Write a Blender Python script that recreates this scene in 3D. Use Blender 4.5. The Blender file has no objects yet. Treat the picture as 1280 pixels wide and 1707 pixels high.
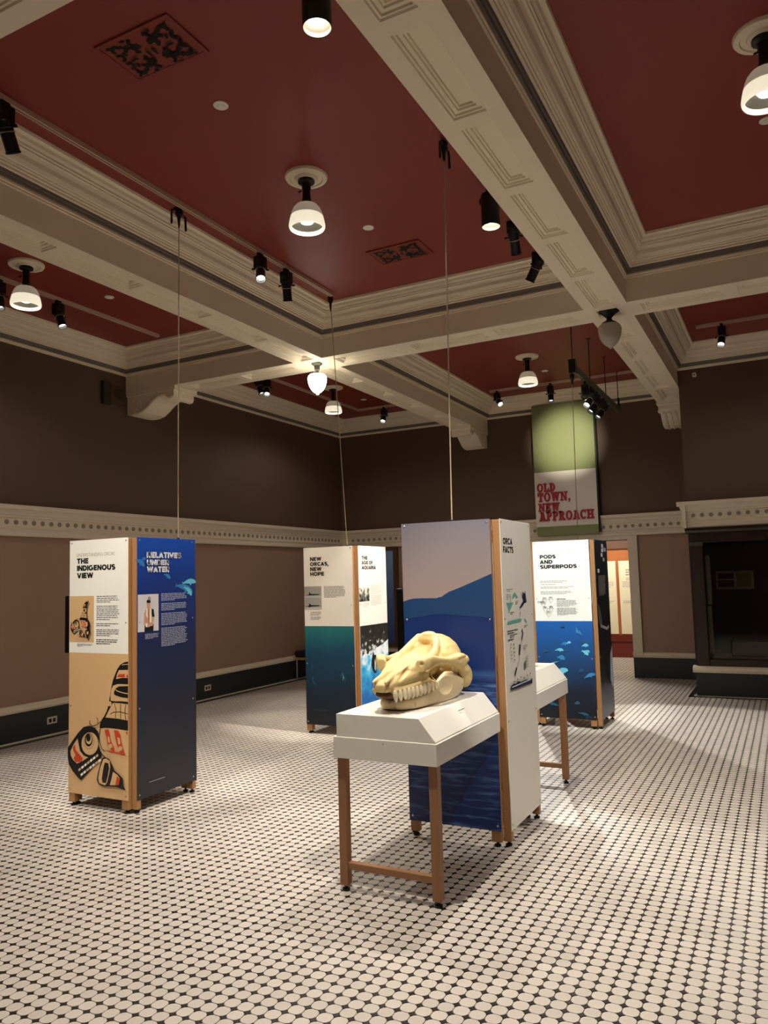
import bpy, bmesh, math, random
import numpy as np
from mathutils import Vector, Matrix
random.seed(7)
PI = math.pi
sc = bpy.context.scene
col = sc.collection

# ------------------------------------------------------------------ camera
F_PX, YAW, PITCH, ROLL, CAM_H = 1287.765, -0.479115, 0.0852904, -0.0273718, 1.6
cd = bpy.data.cameras.new('camera'); cam = bpy.data.objects.new('camera', cd); col.objects.link(cam)
cd.sensor_fit = 'VERTICAL'; cd.sensor_height = 24.0; cd.lens = F_PX / 1707 * 24.0
cd.clip_start = 0.05; cd.clip_end = 60
cf = Vector((math.sin(YAW) * math.cos(PITCH), math.cos(YAW) * math.cos(PITCH), math.sin(PITCH)))
cr0 = Vector((math.cos(YAW), -math.sin(YAW), 0)); cu0 = cr0.cross(cf)
cr = cr0 * math.cos(ROLL) + cu0 * math.sin(ROLL); cu = -cr0 * math.sin(ROLL) + cu0 * math.cos(ROLL)
mw = Matrix((cr, cu, -cf)).transposed().to_4x4(); mw.translation = (0, 0, CAM_H); cam.matrix_world = mw
sc.camera = cam

# ------------------------------------------------------------------ world, exposure
w = bpy.data.worlds.new('world'); sc.world = w; w.use_nodes = True
w.node_tree.nodes['Background'].inputs[0].default_value = (1.0, 0.85, 0.68, 1)
w.node_tree.nodes['Background'].inputs[1].default_value = 0.02
vs = sc.view_settings
vs.view_transform = 'Standard'; vs.look = 'None'; vs.gamma = 1.0; vs.use_curve_mapping = False
vs.exposure = 0.95
WARM = (1.0, 0.87, 0.70); WARM2 = (1.0, 0.92, 0.81); NEUT = (1.0, 0.97, 0.90)
P_BELL, P_ACORN = 17.0, 24.0           # watts

def mklight(name, kind, loc, power, color, size=0.05, aim=None, spot=60, blend=0.6):
    l = bpy.data.lights.new(name, kind); l.energy = power; l.color = color
    o = bpy.data.objects.new(name, l); col.objects.link(o); o.location = loc
    if kind in ('POINT', 'SPOT'): l.shadow_soft_size = size
    if kind == 'SPOT':
        l.spot_size = math.radians(spot); l.spot_blend = blend
        d = (Vector(aim) - Vector(loc)).normalized()
        o.rotation_euler = d.to_track_quat('-Z', 'Y').to_euler()
    return o

# ------------------------------------------------------------------ materials
def srgb(r, g, b):
    f = lambda c: (c / 12.92 if c <= 0.04045 else ((c + 0.055) / 1.055) ** 2.4)
    return (f(r / 255), f(g / 255), f(b / 255), 1)

def mat(name, rgb, rough=0.5, var=0.0, scale=8.0, bump=0.0, metal=0.0, emit=None, es=0.0, spec=0.5, stretch=None, rnd=0.0):
    m = bpy.data.materials.new(name); m.use_nodes = True
    nt = m.node_tree; b = nt.nodes['Principled BSDF']
    c = srgb(*rgb)
    b.inputs['Base Color'].default_value = c; b.inputs['Roughness'].default_value = rough
    b.inputs['Metallic'].default_value = metal; b.inputs['Specular IOR Level'].default_value = spec
    if emit:
        b.inputs['Emission Color'].default_value = srgb(*emit); b.inputs['Emission Strength'].default_value = es
    if var or bump:
        tc = nt.nodes.new('ShaderNodeTexCoord'); mp = nt.nodes.new('ShaderNodeMapping')
        if stretch: mp.inputs['Scale'].default_value = stretch
        nz = nt.nodes.new('ShaderNodeTexNoise'); nz.inputs['Scale'].default_value = scale; nz.inputs['Detail'].default_value = 5
        nt.links.new(tc.outputs['Object'], mp.inputs[0]); nt.links.new(mp.outputs[0], nz.inputs['Vector'])
        if var:
            mx = nt.nodes.new('ShaderNodeMix'); mx.data_type = 'RGBA'
            mx.inputs[6].default_value = tuple(x * (1 - var) for x in c[:3]) + (1,)
            mx.inputs[7].default_value = tuple(min(1, x * (1 + var)) for x in c[:3]) + (1,)
            nt.links.new(nz.outputs['Fac'], mx.inputs[0]); nt.links.new(mx.outputs[2], b.inputs['Base Color'])
        if bump:
            bp = nt.nodes.new('ShaderNodeBump'); bp.inputs['Strength'].default_value = bump; bp.inputs['Distance'].default_value = 0.01
            nt.links.new(nz.outputs['Fac'], bp.inputs['Height']); nt.links.new(bp.outputs[0], b.inputs['Normal'])
    if rnd:
        src = b.inputs['Base Color'].links[0].from_socket if b.inputs['Base Color'].links else None
        oi = nt.nodes.new('ShaderNodeNewGeometry'); ob = nt.nodes.new('ShaderNodeObjectInfo')
        ad = nt.nodes.new('ShaderNodeMath'); ad.operation = 'ADD'; fr = nt.nodes.new('ShaderNodeMath'); fr.operation = 'FRACT'
        nt.links.new(oi.outputs['Random Per Island'], ad.inputs[0]); nt.links.new(ob.outputs['Random'], ad.inputs[1]); nt.links.new(ad.outputs[0], fr.inputs[0])
        hs = nt.nodes.new('ShaderNodeHueSaturation'); mr = nt.nodes.new('ShaderNodeMapRange')
        mr.inputs['To Min'].default_value = 1 - rnd; mr.inputs['To Max'].default_value = 1 + rnd * 0.6
        nt.links.new(fr.outputs[0], mr.inputs['Value']); nt.links.new(mr.outputs[0], hs.inputs['Value'])
        if src: nt.links.new(src, hs.inputs['Color'])
        else: hs.inputs['Color'].default_value = c
        nt.links.new(hs.outputs[0], b.inputs['Base Color'])
    return m

def ramp_mat(name, stops, z0, z1, rough=0.45, noise=0.0, nscale=4.0, stretch=(1, 1, 1), streak=None):
    """printed picture: vertical colour ramp between object heights z0..z1, optional mottling printed over it"""
    m = bpy.data.materials.new(name); m.use_nodes = True; nt = m.node_tree; b = nt.nodes['Principled BSDF']
    b.inputs['Roughness'].default_value = rough
    tc = nt.nodes.new('ShaderNodeTexCoord'); sp = nt.nodes.new('ShaderNodeSeparateXYZ'); nt.links.new(tc.outputs['Object'], sp.inputs[0])
    mr = nt.nodes.new('ShaderNodeMapRange'); mr.inputs['From Min'].default_value = z0; mr.inputs['From Max'].default_value = z1
    nt.links.new(sp.outputs['Z'], mr.inputs['Value']); fac = mr.outputs[0]
    mp = nt.nodes.new('ShaderNodeMapping'); mp.inputs['Scale'].default_value = stretch
    nz = nt.nodes.new('ShaderNodeTexNoise'); nz.inputs['Scale'].default_value = nscale; nz.inputs['Detail'].default_value = 6
    nt.links.new(tc.outputs['Object'], mp.inputs[0]); nt.links.new(mp.outputs[0], nz.inputs['Vector'])
    if noise:
        sb = nt.nodes.new('ShaderNodeMath'); sb.operation = 'SUBTRACT'; sb.inputs[1].default_value = 0.5; nt.links.new(nz.outputs['Fac'], sb.inputs[0])
        ml = nt.nodes.new('ShaderNodeMath'); ml.operation = 'MULTIPLY_ADD'; ml.inputs[1].default_value = noise
        nt.links.new(sb.outputs[0], ml.inputs[0]); nt.links.new(fac, ml.inputs[2]); fac = ml.outputs[0]
    cr_ = nt.nodes.new('ShaderNodeValToRGB'); e = cr_.color_ramp.elements
    e[0].position = stops[0][0]; e[0].color = srgb(*stops[0][1]); e[1].position = stops[-1][0]; e[1].color = srgb(*stops[-1][1])
    for p, c in stops[1:-1]:
        k = e.new(p); k.color = srgb(*c)
    nt.links.new(fac, cr_.inputs[0]); nt.links.new(cr_.outputs[0], b.inputs['Base Color'])
    return m

def glass_mat(name, tint, refl):
    m = bpy.data.materials.new(name); m.use_nodes = True; nt = m.node_tree; nt.nodes.clear()
    o = nt.nodes.new('ShaderNodeOutputMaterial'); t = nt.nodes.new('ShaderNodeBsdfTransparent'); g = nt.nodes.new('ShaderNodeBsdfGlossy')
    fr = nt.nodes.new('ShaderNodeFresnel'); fr.inputs['IOR'].default_value = refl
    t.inputs[0].default_value = tint; g.inputs['Roughness'].default_value = 0.02
    x = nt.nodes.new('ShaderNodeMixShader'); nt.links.new(fr.outputs[0], x.inputs[0]); nt.links.new(t.outputs[0], x.inputs[1]); nt.links.new(g.outputs[0], x.inputs[2])
    nt.links.new(x.outputs[0], o.inputs[0]); return m

M = {}
M['ceiling'] = mat('ceiling_red', (132, 50, 36), 0.55, 0.05, 1.2)
M['cream'] = mat('cream_plaster', (240, 228, 206), 0.55, 0.03, 3.0, 0.02)
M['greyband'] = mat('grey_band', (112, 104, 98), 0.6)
M['upper'] = mat('brown_paint', (94, 72, 58), 0.65, 0.05, 1.5)
M['lower'] = mat('taupe_paint', (158, 128, 108), 0.6, 0.05, 1.5)
M['trim'] = mat('trim_paint', (222, 210, 190), 0.5, 0.03, 3.0)
M['rosette'] = mat('rosette_paint', (150, 138, 122), 0.6)
M['base'] = mat('charcoal_paint', (38, 41, 46), 0.45, 0.08, 6.0)
M['grout'] = mat('grout', (62, 52, 44), 0.85, 0.15, 40)
M['tile'] = mat('ivory_tile', (202, 193, 182), 0.42, rnd=0.08)
M['dot'] = mat('black_tile', (22, 18, 16), 0.35, rnd=0.1)
M['border'] = mat('border_tile', (190, 180, 166), 0.4)
M['oak'] = mat('oak_post', (160, 116, 74), 0.5, 0.22, 6.0, 0.05, stretch=(9, 9, 0.7))
M['tablewood'] = mat('beech_leg', (152, 108, 72), 0.5, 0.2, 6.0, 0.05, stretch=(9, 9, 0.8))
M['black'] = mat('black_metal', (14, 13, 13), 0.4, spec=0.4)
M['blackplastic'] = mat('black_plastic', (10, 10, 11), 0.25)
M['white'] = mat('white_paint', (232, 228, 218), 0.45, 0.02, 4.0)
M['board'] = mat('white_panel', (236, 234, 224), 0.42)
M['boardcool'] = mat('white_panel_cool', (236, 238, 232), 0.42)
M['boardgrey'] = mat('white_panel_warm_grey', (226, 220, 208), 0.42)
M['tan'] = mat('tan_print', (208, 170, 122), 0.45)
M['ink'] = mat('black_ink', (16, 15, 17), 0.5)
M['inkgrey'] = mat('grey_ink', (150, 148, 142), 0.5)
M['inktext'] = mat('text_ink', (92, 90, 88), 0.5)
M['inklight'] = mat('pale_text_ink', (178, 176, 170), 0.5)
M['whiteink'] = mat('white_ink', (238, 240, 244), 0.5)
M['paleblueink'] = mat('pale_text_on_blue', (176, 184, 206), 0.5)
M['red'] = mat('red_ink', (196, 62, 34), 0.5)
M['salmon'] = mat('salmon_ink', (222, 150, 106), 0.5)
M['teal'] = mat('teal_ink', (104, 168, 156), 0.5)
M['navyink'] = mat('navy_ink', (22, 28, 62), 0.5)
M['skin'] = mat('skin_ink', (204, 150, 128), 0.5)
M['photogrey'] = mat('pale_photo', (214, 210, 214), 0.5)
M['beluga'] = mat('beluga_ink', (104, 196, 222), 0.5)
M['beluga2'] = mat('beluga_dim_ink', (52, 128, 186), 0.5)
M['beluga3'] = mat('beluga_dark_ink', (34, 84, 116), 0.5)
M['crimson'] = mat('crimson_letter', (168, 26, 44), 0.45)
M['steel'] = mat('steel', (190, 188, 182), 0.3, metal=0.9)
M['mahogany'] = mat('mahogany', (36, 12, 10), 0.35, 0.2, 5.0, 0.03, stretch=(8, 8, 0.8))
M['darkinner'] = mat('dark_interior', (44, 30, 26), 0.7)
M['greyinner'] = mat('grey_shelf', (96, 86, 78), 0.7, 0.1, 5.0)
M['bone'] = mat('bone', (222, 196, 136), 0.55, 0.12, 9.0, 0.2)
M['bonepale'] = mat('bone_pale', (226, 204, 164), 0.5, 0.08, 9.0, 0.12)
M['bonedark'] = mat('bone_dark', (104, 70, 38), 0.7, 0.3, 20.0, 0.2)  # dark brown behind the teeth, so the gaps between them read dark
M['tooth'] = mat('tooth_ivory', (240, 226, 196), 0.3)
M['shadeglow'] = mat('lit_glass', (255, 250, 235), 0.3, emit=(255, 244, 216), es=0.42)
M['shadetop'] = mat('opal_glass', (190, 178, 158), 0.25, emit=(255, 236, 205), es=0.10)
M['greyglass'] = mat('grey_glass', (120, 118, 110), 0.3)
M['globe'] = mat('lit_globe', (255, 252, 240), 0.3, emit=(255, 244, 214), es=6.0)
M['globeoff'] = mat('unlit_globe', (178, 170, 154), 0.25)
M['bulb'] = mat('lit_bulb', (255, 255, 250), 0.3, emit=(255, 250, 235), es=2.2)
M['lens'] = mat('lit_lens', (255, 255, 255), 0.1, emit=(255, 250, 240), es=4.0)
M['lensdim'] = mat('dim_lens', (200, 200, 200), 0.1, emit=(255, 250, 240), es=1.2)
M['reflector'] = mat('cream_reflector', (236, 226, 206), 0.3, emit=(255, 240, 214), es=0.0)
M['track'] = mat('track_paint', (196, 168, 148), 0.45)
M['vent'] = mat('vent_red', (130, 49, 36), 0.6)
M['ventdark'] = mat('vent_painted_dark', (10, 6, 5), 0.9)  # dark of the vent openings put into the colour
M['cable'] = mat('cable', (186, 170, 142), 0.5)
M['brownbox'] = mat('brown_box', (74, 54, 38), 0.6)
M['browndark'] = mat('brown_grille', (44, 28, 16), 0.7)
M['outlet'] = mat('outlet_plate', (214, 204, 178), 0.4)
M['green'] = mat('sage_banner', (132, 138, 92), 0.6, 0.03, 3)
M['bannerwhite'] = mat('banner_white', (226, 218, 208), 0.6)
M['greytruss'] = mat('grey_truss', (74, 72, 66), 0.45)
M['cushion'] = mat('black_leather', (20, 18, 18), 0.45, 0.1, 20, 0.1)
M['benchwood'] = mat('bench_wood', (176, 140, 96), 0.5)
M['farwood'] = mat('orange_wood', (170, 100, 48), 0.45, 0.25, 3.0, 0.02, stretch=(6, 6, 0.5))
M['farred'] = mat('red_skirting', (112, 38, 24), 0.5, 0.08, 3.0)
M['farboard'] = mat('cream_text_board', (246, 236, 200), 0.5)
M['olive'] = mat('olive_print', (104, 96, 40), 0.6)
M['purple'] = mat('dark_purple_print', (46, 26, 40), 0.6)
M['framecream'] = mat('cream_frame', (150, 134, 104), 0.5)
M['glass'] = glass_mat('case_glass', (0.9, 0.9, 0.9, 1), 1.3)
M['relblue'] = ramp_mat('relatives_blue', [(0, (30, 31, 37)), (0.35, (22, 28, 46)), (0.6, (16, 32, 78)), (0.8, (12, 48, 126)), (1, (14, 74, 176))], 0.0, 1.85)
M['sky'] = ramp_mat('dusk_sky', [(0, (160, 138, 130)), (0.5, (142, 128, 128)), (1, (118, 114, 124))], 1.25, 1.85)
M['mountain'] = mat('mountain_print', (24, 60, 104), 0.45)
def water_mat():
    m = ramp_mat('water_print', [(0, (8, 38, 98)), (0.35, (12, 46, 108)), (0.47, (12, 44, 100)), (0.493, (48, 80, 134)), (0.51, (10, 46, 108)), (0.75, (4, 38, 98)), (1, (8, 44, 100))], 0.0, 1.85)
    nt = m.node_tree; b = nt.nodes['Principled BSDF']; src = b.inputs['Base Color'].links[0].from_socket
    tc = nt.nodes.new('ShaderNodeTexCoord'); mp = nt.nodes.new('ShaderNodeMapping'); mp.inputs['Scale'].default_value = (5, 5, 42)
    nz = nt.nodes.new('ShaderNodeTexNoise'); nz.inputs['Scale'].default_value = 1.0; nz.inputs['Detail'].default_value = 5; nz.inputs['Distortion'].default_value = 0.6
    nt.links.new(tc.outputs['Object'], mp.inputs[0]); nt.links.new(mp.outputs[0], nz.inputs['Vector'])
    sp = nt.nodes.new('ShaderNodeSeparateXYZ'); nt.links.new(tc.outputs['Object'], sp.inputs[0])
    r1 = nt.nodes.new('ShaderNodeMapRange'); r1.inputs['From Min'].default_value = 0.5; r1.inputs['From Max'].default_value = 0.78; nt.links.new(nz.outputs['Fac'], r1.inputs['Value'])
    r2 = nt.nodes.new('ShaderNodeMapRange'); r2.inputs['From Min'].default_value = 0.93; r2.inputs['From Max'].default_value = 0.88; nt.links.new(sp.outputs['Z'], r2.inputs['Value'])
    mu = nt.nodes.new('ShaderNodeMath'); mu.operation = 'MULTIPLY'; nt.links.new(r1.outputs[0], mu.inputs[0]); nt.links.new(r2.outputs[0], mu.inputs[1])
    mx = nt.nodes.new('ShaderNodeMix'); mx.data_type = 'RGBA'; nt.links.new(mu.outputs[0], mx.inputs[0]); nt.links.new(src, mx.inputs[6]); mx.inputs[7].default_value = srgb(82, 118, 172)
    nt.links.new(mx.outputs[2], b.inputs['Base Color']); return m
M['water'] = water_mat()
M['teal_sea'] = ramp_mat('teal_sea', [(0, (8, 16, 24)), (0.3, (8, 32, 52)), (0.7, (8, 64, 92)), (1, (34, 108, 112))], 0.0, 1.04, noise=0.35, nscale=2.2)
M['bluesea'] = ramp_mat('blue_sea', [(0, (6, 12, 20)), (0.28, (12, 26, 48)), (0.6, (14, 66, 118)), (1, (16, 92, 176))], 0.0, 1.02, noise=0.12, nscale=3.0)
M['show_pool'] = ramp_mat('pool_print', [(0, (24, 98, 176)), (0.4, (40, 150, 210)), (0.7, (90, 190, 230)), (1, (236, 240, 244))], 0.3, 0.75, noise=1.6, nscale=9.0)
M['show_crowd'] = ramp_mat('crowd_print', [(0, (230, 230, 232)), (0.35, (200, 204, 208)), (0.5, (60, 60, 56)), (0.7, (34, 36, 32)), (1, (24, 26, 22))], 0.55, 1.0, noise=2.2, nscale=16.0)
M['bwphoto'] = ramp_mat('mono_photo', [(0, (30, 30, 30)), (0.5, (120, 118, 112)), (1, (220, 214, 204))], 1.26, 1.42, noise=3.5, nscale=24.0)
M['mosaic'] = ramp_mat('dark_mosaic', [(0, (96, 96, 108)), (0.16, (92, 92, 104)), (0.2, (12, 14, 16)), (0.6, (16, 18, 22)), (1, (24, 36, 52))], 0.0, 1.85, noise=0.12, nscale=14)
M['doorway_view'] = ramp_mat('pale_blue_view', [(0, (58, 82, 140)), (0.5, (90, 124, 186)), (1, (140, 184, 232))], 0.4, 2.1)
M['walnut'] = mat('walnut_frame', (92, 60, 38), 0.5, 0.2, 5, stretch=(6, 6, 1))

# ------------------------------------------------------------------ builders
def wloc(o):
    v = Vector((0, 0, 0))
    while o: v += o.location; o = o.parent
    return v

class G:
    def __init__(s): s.v = []; s.f = []; s.m = []
    def add(s, vs_, fs, m=0):
        n = len(s.v); s.v += [tuple(p) for p in vs_]
        for f in fs: s.f.append([n + i for i in f]); s.m.append(m)
        return s
    def quad(s, a, b, c, d, m=0): return s.add([a, b, c, d], [(0, 1, 2, 3)], m)
    def box(s, x0, x1, y0, y1, z0, z1, m=0):
        v = [(x0, y0, z0), (x1, y0, z0), (x1, y1, z0), (x0, y1, z0), (x0, y0, z1), (x1, y0, z1), (x1, y1, z1), (x0, y1, z1)]
        return s.add(v, [(3, 2, 1, 0), (4, 5, 6, 7), (0, 1, 5, 4), (1, 2, 6, 5), (2, 3, 7, 6), (3, 0, 4, 7)], m)
    def bbox(s, x0, x1, y0, y1, z0, z1, c=0.004, m=0):
        """box with chamfered edges"""
        b = bmesh.new(); bmesh.ops.create_cube(b, size=1)
        for q in b.verts: q.co = Vector(((x0 + x1) / 2 + q.co.x * (x1 - x0), (y0 + y1) / 2 + q.co.y * (y1 - y0), (z0 + z1) / 2 + q.co.z * (z1 - z0)))
        bmesh.ops.bevel(b, geom=b.edges[:], offset=c, segments=1, affect='EDGES')
        b.verts.index_update()
        s.add([q.co for q in b.verts], [[q.index for q in f.verts] for f in b.faces], m); b.free(); return s
    def prism(s, poly, fn, h0, h1, m=0):
        n = len(poly); v = [fn(p[0], p[1], h0) for p in poly] + [fn(p[0], p[1], h1) for p in poly]
        return s.add(v, [list(range(n))[::-1], list(range(n, 2 * n))] + [(i, (i + 1) % n, n + (i + 1) % n, n + i) for i in range(n)], m)
    def lathe(s, prof, c, n=24, m=0, ax=None, caps=True):
        """prof: (r, z) pairs; ax: 3x3 matrix columns giving local axes"""
        R = ax or Matrix.Identity(3); c = Vector(c); v = []
        for r, z in prof:
            for i in range(n):
                a = 2 * PI * i / n; v.append(c + R @ Vector((r * math.cos(a), r * math.sin(a), z)))
        f = [(k * n + i, k * n + (i + 1) % n, (k + 1) * n + (i + 1) % n, (k + 1) * n + i) for k in range(len(prof) - 1) for i in range(n)]
        if caps: f += [list(range(n))[::-1], [(len(prof) - 1) * n + i for i in range(n)]]
        return s.add(v, f, m)
    def tube(s, pts, r, n=8, m=0):
        pts = [Vector(p) for p in pts]; v = []
        for i, p in enumerate(pts):
            d = (pts[min(i + 1, len(pts) - 1)] - pts[max(i - 1, 0)]).normalized()
            a = d.cross(Vector((0, 0, 1)) if abs(d.z) < 0.9 else Vector((1, 0, 0))).normalized(); b = d.cross(a)
            rr = r[i] if isinstance(r, (list, tuple)) else r
            v += [p + (a * math.cos(2 * PI * k / n) + b * math.sin(2 * PI * k / n)) * rr for k in range(n)]
        f = [(j * n + i, j * n + (i + 1) % n, (j + 1) * n + (i + 1) % n, (j + 1) * n + i) for j in range(len(pts) - 1) for i in range(n)]
        return s.add(v, f + [list(range(n))[::-1], [(len(pts) - 1) * n + i for i in range(n)]], m)
    def build(s, name, mats, parent=None, loc=None, smooth=False, fix=True):
        me = bpy.data.meshes.new(name)
        off = Vector(loc) if loc is not None else (wloc(parent) if parent else Vector((0, 0, 0)))
        me.from_pydata([tuple(Vector(p) - off) for p in s.v], [], s.f)
        for m_ in (mats if isinstance(mats, (list, tuple)) else [mats]): me.materials.append(M[m_] if isinstance(m_, str) else m_)
        me.polygons.foreach_set('material_index', s.m)
        if smooth: me.polygons.foreach_set('use_smooth', [True] * len(me.polygons))
        if fix:
            b = bmesh.new(); b.from_mesh(me); bmesh.ops.recalc_face_normals(b, faces=b.faces[:]); b.to_mesh(me); b.free()
        o = bpy.data.objects.new(name, me); col.objects.link(o)
        if parent: o.parent = parent; o.location = off - wloc(parent)
        else: o.location = off
        if smooth:
            try: me.set_sharp_from_angle(angle=math.radians(35))
            except Exception: pass
        return o

def tag(o, label=None, cat=None, group=None, kind=None):
    for k, v in (('label', label), ('category', cat), ('group', group), ('kind', kind)):
        if v: o[k] = v
    return o
def thing(name, label, cat, loc, group=None):
    o = bpy.data.objects.new(name, None); col.objects.link(o); o.location = loc; o.empty_display_size = 0.1
    return tag(o, label, cat, group)
def struct(o): o['kind'] = 'structure'; return o
def copy_part(src, parent, loc):
    c = src.copy(); col.objects.link(c); c.parent = parent; c.location = Vector(loc) - wloc(parent); return c

# ------------------------------------------------------------------ room shell
XL, YB, XR, YF = -7.25, 12.25, 4.6, -3.1
ZC, ZS = 4.51, 4.0
BRX, BRY = -1.13, 10.68                # chimney breast: left edge, front
DX0, DX1, DZ = -3.96, -2.16, 2.09      # doorway in the back wall

g = G()                                 # left wall: brown above, taupe below
g.quad((XL, YF, 2.3), (XL, YB, 2.3), (XL, YB, 4.5), (XL, YF, 4.5), 0)
g.quad((XL, YF, 0), (XL, YB, 0), (XL, YB, 2.3), (XL, YF, 2.3), 1)
struct(g.build('wall_left', ['upper', 'lower'], fix=False))
g = G()
g.box(XL, DX0, YB, YB + 0.3, 0, 2.3, 1); g.box(DX1, BRX + 0.3, YB, YB + 0.3, 0, 2.3, 1); g.box(DX0, DX1, YB, YB + 0.3, DZ, 2.3, 1)
g.box(XL, BRX + 0.3, YB, YB + 0.3, 2.3, 4.5, 0)
struct(g.build('wall_back', ['upper', 'lower']))
g = G()                                 # chimney breast, opening for the case below 2.13
g.box(BRX, XR, BRY, YB + 0.3, 2.13, 4.5, 0); g.box(BRX, XR, 12.05, 12.2, 0.3, 2.13, 1); g.box(BRX, BRX + 0.02, BRY + 0.04, 12.05, 0.3, 2.13, 1)
struct(g.build('wall_breast', ['upper', 'darkinner']))
g = G(); g.box(XR, XR + 0.2, YF, YB, 0, 2.3, 1); g.box(XR, XR + 0.2, YF, YB, 2.3, 4.5, 0); struct(g.build('wall_right', ['upper', 'lower']))
g = G(); g.box(XL, XR, YF - 0.2, YF, 0, 2.3, 1); g.box(XL, XR, YF - 0.2, YF, 2.3, 4.5, 0); struct(g.build('wall_front', ['upper', 'lower']))

g = G(); g.box(XL - 0.1, XR + 0.2, YF - 0.2, 15.2, -0.1, -0.003); floor = struct(g.build('floor', 'grout'))
PT = 0.0625
def lat(n, o): return [o + PT * i for i in range(n)]
# lattice of dots through (-0.206, 3.304)
ox, oy = -0.206 - PT * 112, 3.304 - PT * 40
oct_ = []
hs_, cc = PT / 2 - 0.0017, 0.0158
for sx, sy, flip in ((1, 1, 0), (-1, 1, 1), (-1, -1, 0), (1, -1, 1)):
    p = [(sx * hs_, sy * (hs_ - cc * 1.15)), (sx * (hs_ - cc * 0.42), sy * (hs_ - cc * 0.42)), (sx * (hs_ - cc * 1.15), sy * hs_)]
    oct_ += p[::-1] if flip else p
def inside(x, y):
    return not ((x > BRX - 0.02 and y > BRY - 0.02) or (y > YB and not (DX0 < x < DX1)) or x > XR or x < XL + 0.16)
def proj(x, y):
    v = Vector((x, y, -CAM_H)); d = v.dot(cf)
    return (640 + F_PX * v.dot(cr) / d, 853.5 - F_PX * v.dot(cu) / d, d) if d > 0.1 else (-1, -1, d)
cells = [(ox + PT * (i + 0.5), oy + PT * (j + 0.5)) for i in range(160) for j in range(236)]
cells = [c for c in cells if inside(*c)]
dots = [(ox + PT * i, oy + PT * j) for i in range(160) for j in range(236)]
dots = [c for c in dots if inside(*c)]
def split(pts):
    vis = [(proj(*p)[2], p) for p in pts if -10 < proj(*p)[0] < 1290 and 0 < proj(*p)[1] < 1712]
    near = set(p for _, p in sorted(vis)[:300]); return near, [p for p in pts if p not in near]
def field(name, pts, shape, mname, z):
    k = len(shape); a = np.array(pts); s_ = np.array(shape)
    V = np.zeros((len(a) * k, 3), np.float32); V[:, :2] = (a[:, None, :] + s_[None]).reshape(-1, 2); V[:, 2] = z
    me = bpy.data.meshes.new(name); me.vertices.add(len(V)); me.vertices.foreach_set('co', V.ravel())
    me.loops.add(len(V)); me.loops.foreach_set('vertex_index', np.arange(len(V), dtype=np.int32))
    me.polygons.add(len(a)); me.polygons.foreach_set('loop_start', np.arange(0, len(V), k, dtype=np.int32))
    me.update(calc_edges=True); me.materials.append(M[mname])
    o = bpy.data.objects.new(name, me); col.objects.link(o); o.parent = floor; o['kind'] = 'stuff'; return o
def pieces(name, pts, shape, mname):
    g = G(); n = len(shape); inner = [(x * 0.94, y * 0.94) for x, y in shape]
    g.add([(x, y, -0.003) for x, y in shape] + [(x, y, -0.0006) for x, y in shape] + [(x, y, 0) for x, y in inner],
          [(i, (i + 1) % n, n + (i + 1) % n, n + i) for i in range(n)] + [(n + i, n + (i + 1) % n, 2 * n + (i + 1) % n, 2 * n + i) for i in range(n)] + [list(range(2 * n, 3 * n))])
    first = None
    for p in sorted(pts):
        if first is None: first = g.build(name, mname, floor, loc=(0, 0, 0)); first.location = (p[0], p[1], 0)
        else: copy_part(first, floor, (p[0], p[1], 0))
near, far = split(cells); pieces('tile', near, oct_, 'tile'); field('tile_field', far, oct_, 'tile', 0.0)
dia = [(0.0128, 0), (0.004, 0.004), (0, 0.0128), (-0.004, 0.004), (-0.0128, 0), (-0.004, -0.004), (0, -0.0128), (0.004, -0.004)]
dia = [(0.0155, 0), (0.0064, 0.0064), (0, 0.0155), (-0.0064, 0.0064), (-0.0155, 0), (-0.0064, -0.0064), (0, -0.0155), (0.0064, -0.0064)]
near, far = split(dots); pieces('dot_tile', near, dia, 'dot'); field('dot_tile_field', far, dia, 'dot', 0.0)
# rest of the floor out of frame (plain ivory so that it reflects light like the tiled part)
g = G(); g.quad((XL, YF, -0.001), (XR, YF, -0.001), (XR, oy, -0.001), (XL, oy, -0.001)); g.quad((ox + PT * 160, oy, -0.001), (XR, oy, -0.001), (XR, BRY, -0.001), (ox + PT * 160, BRY, -0.001))
g.build('plain_field', 'border', floor, fix=False)
g = G(); g.box(XL + 0.03, XL + 0.075, YF, YB, -0.003, 0.012, 0); g.box(XL + 0.075, XL + 0.155, YF, YB, -0.003, 0.0, 1); g.build('border_strip', ['trim', 'dot'], floor)
g = G(); g.box(BRX - 0.10, XR, BRY - 0.12, BRY - 0.04, 0.0, 0.0012, 1); g.box(BRX - 0.10, BRX - 0.03, BRY - 0.12, YB, 0.0, 0.0012, 1); g.box(BRX - 0.035, XR, BRY - 0.045, BRY + 0.02, 0, 0.01, 0)
g.build('border_strip', ['trim', 'dot'], floor)

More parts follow.
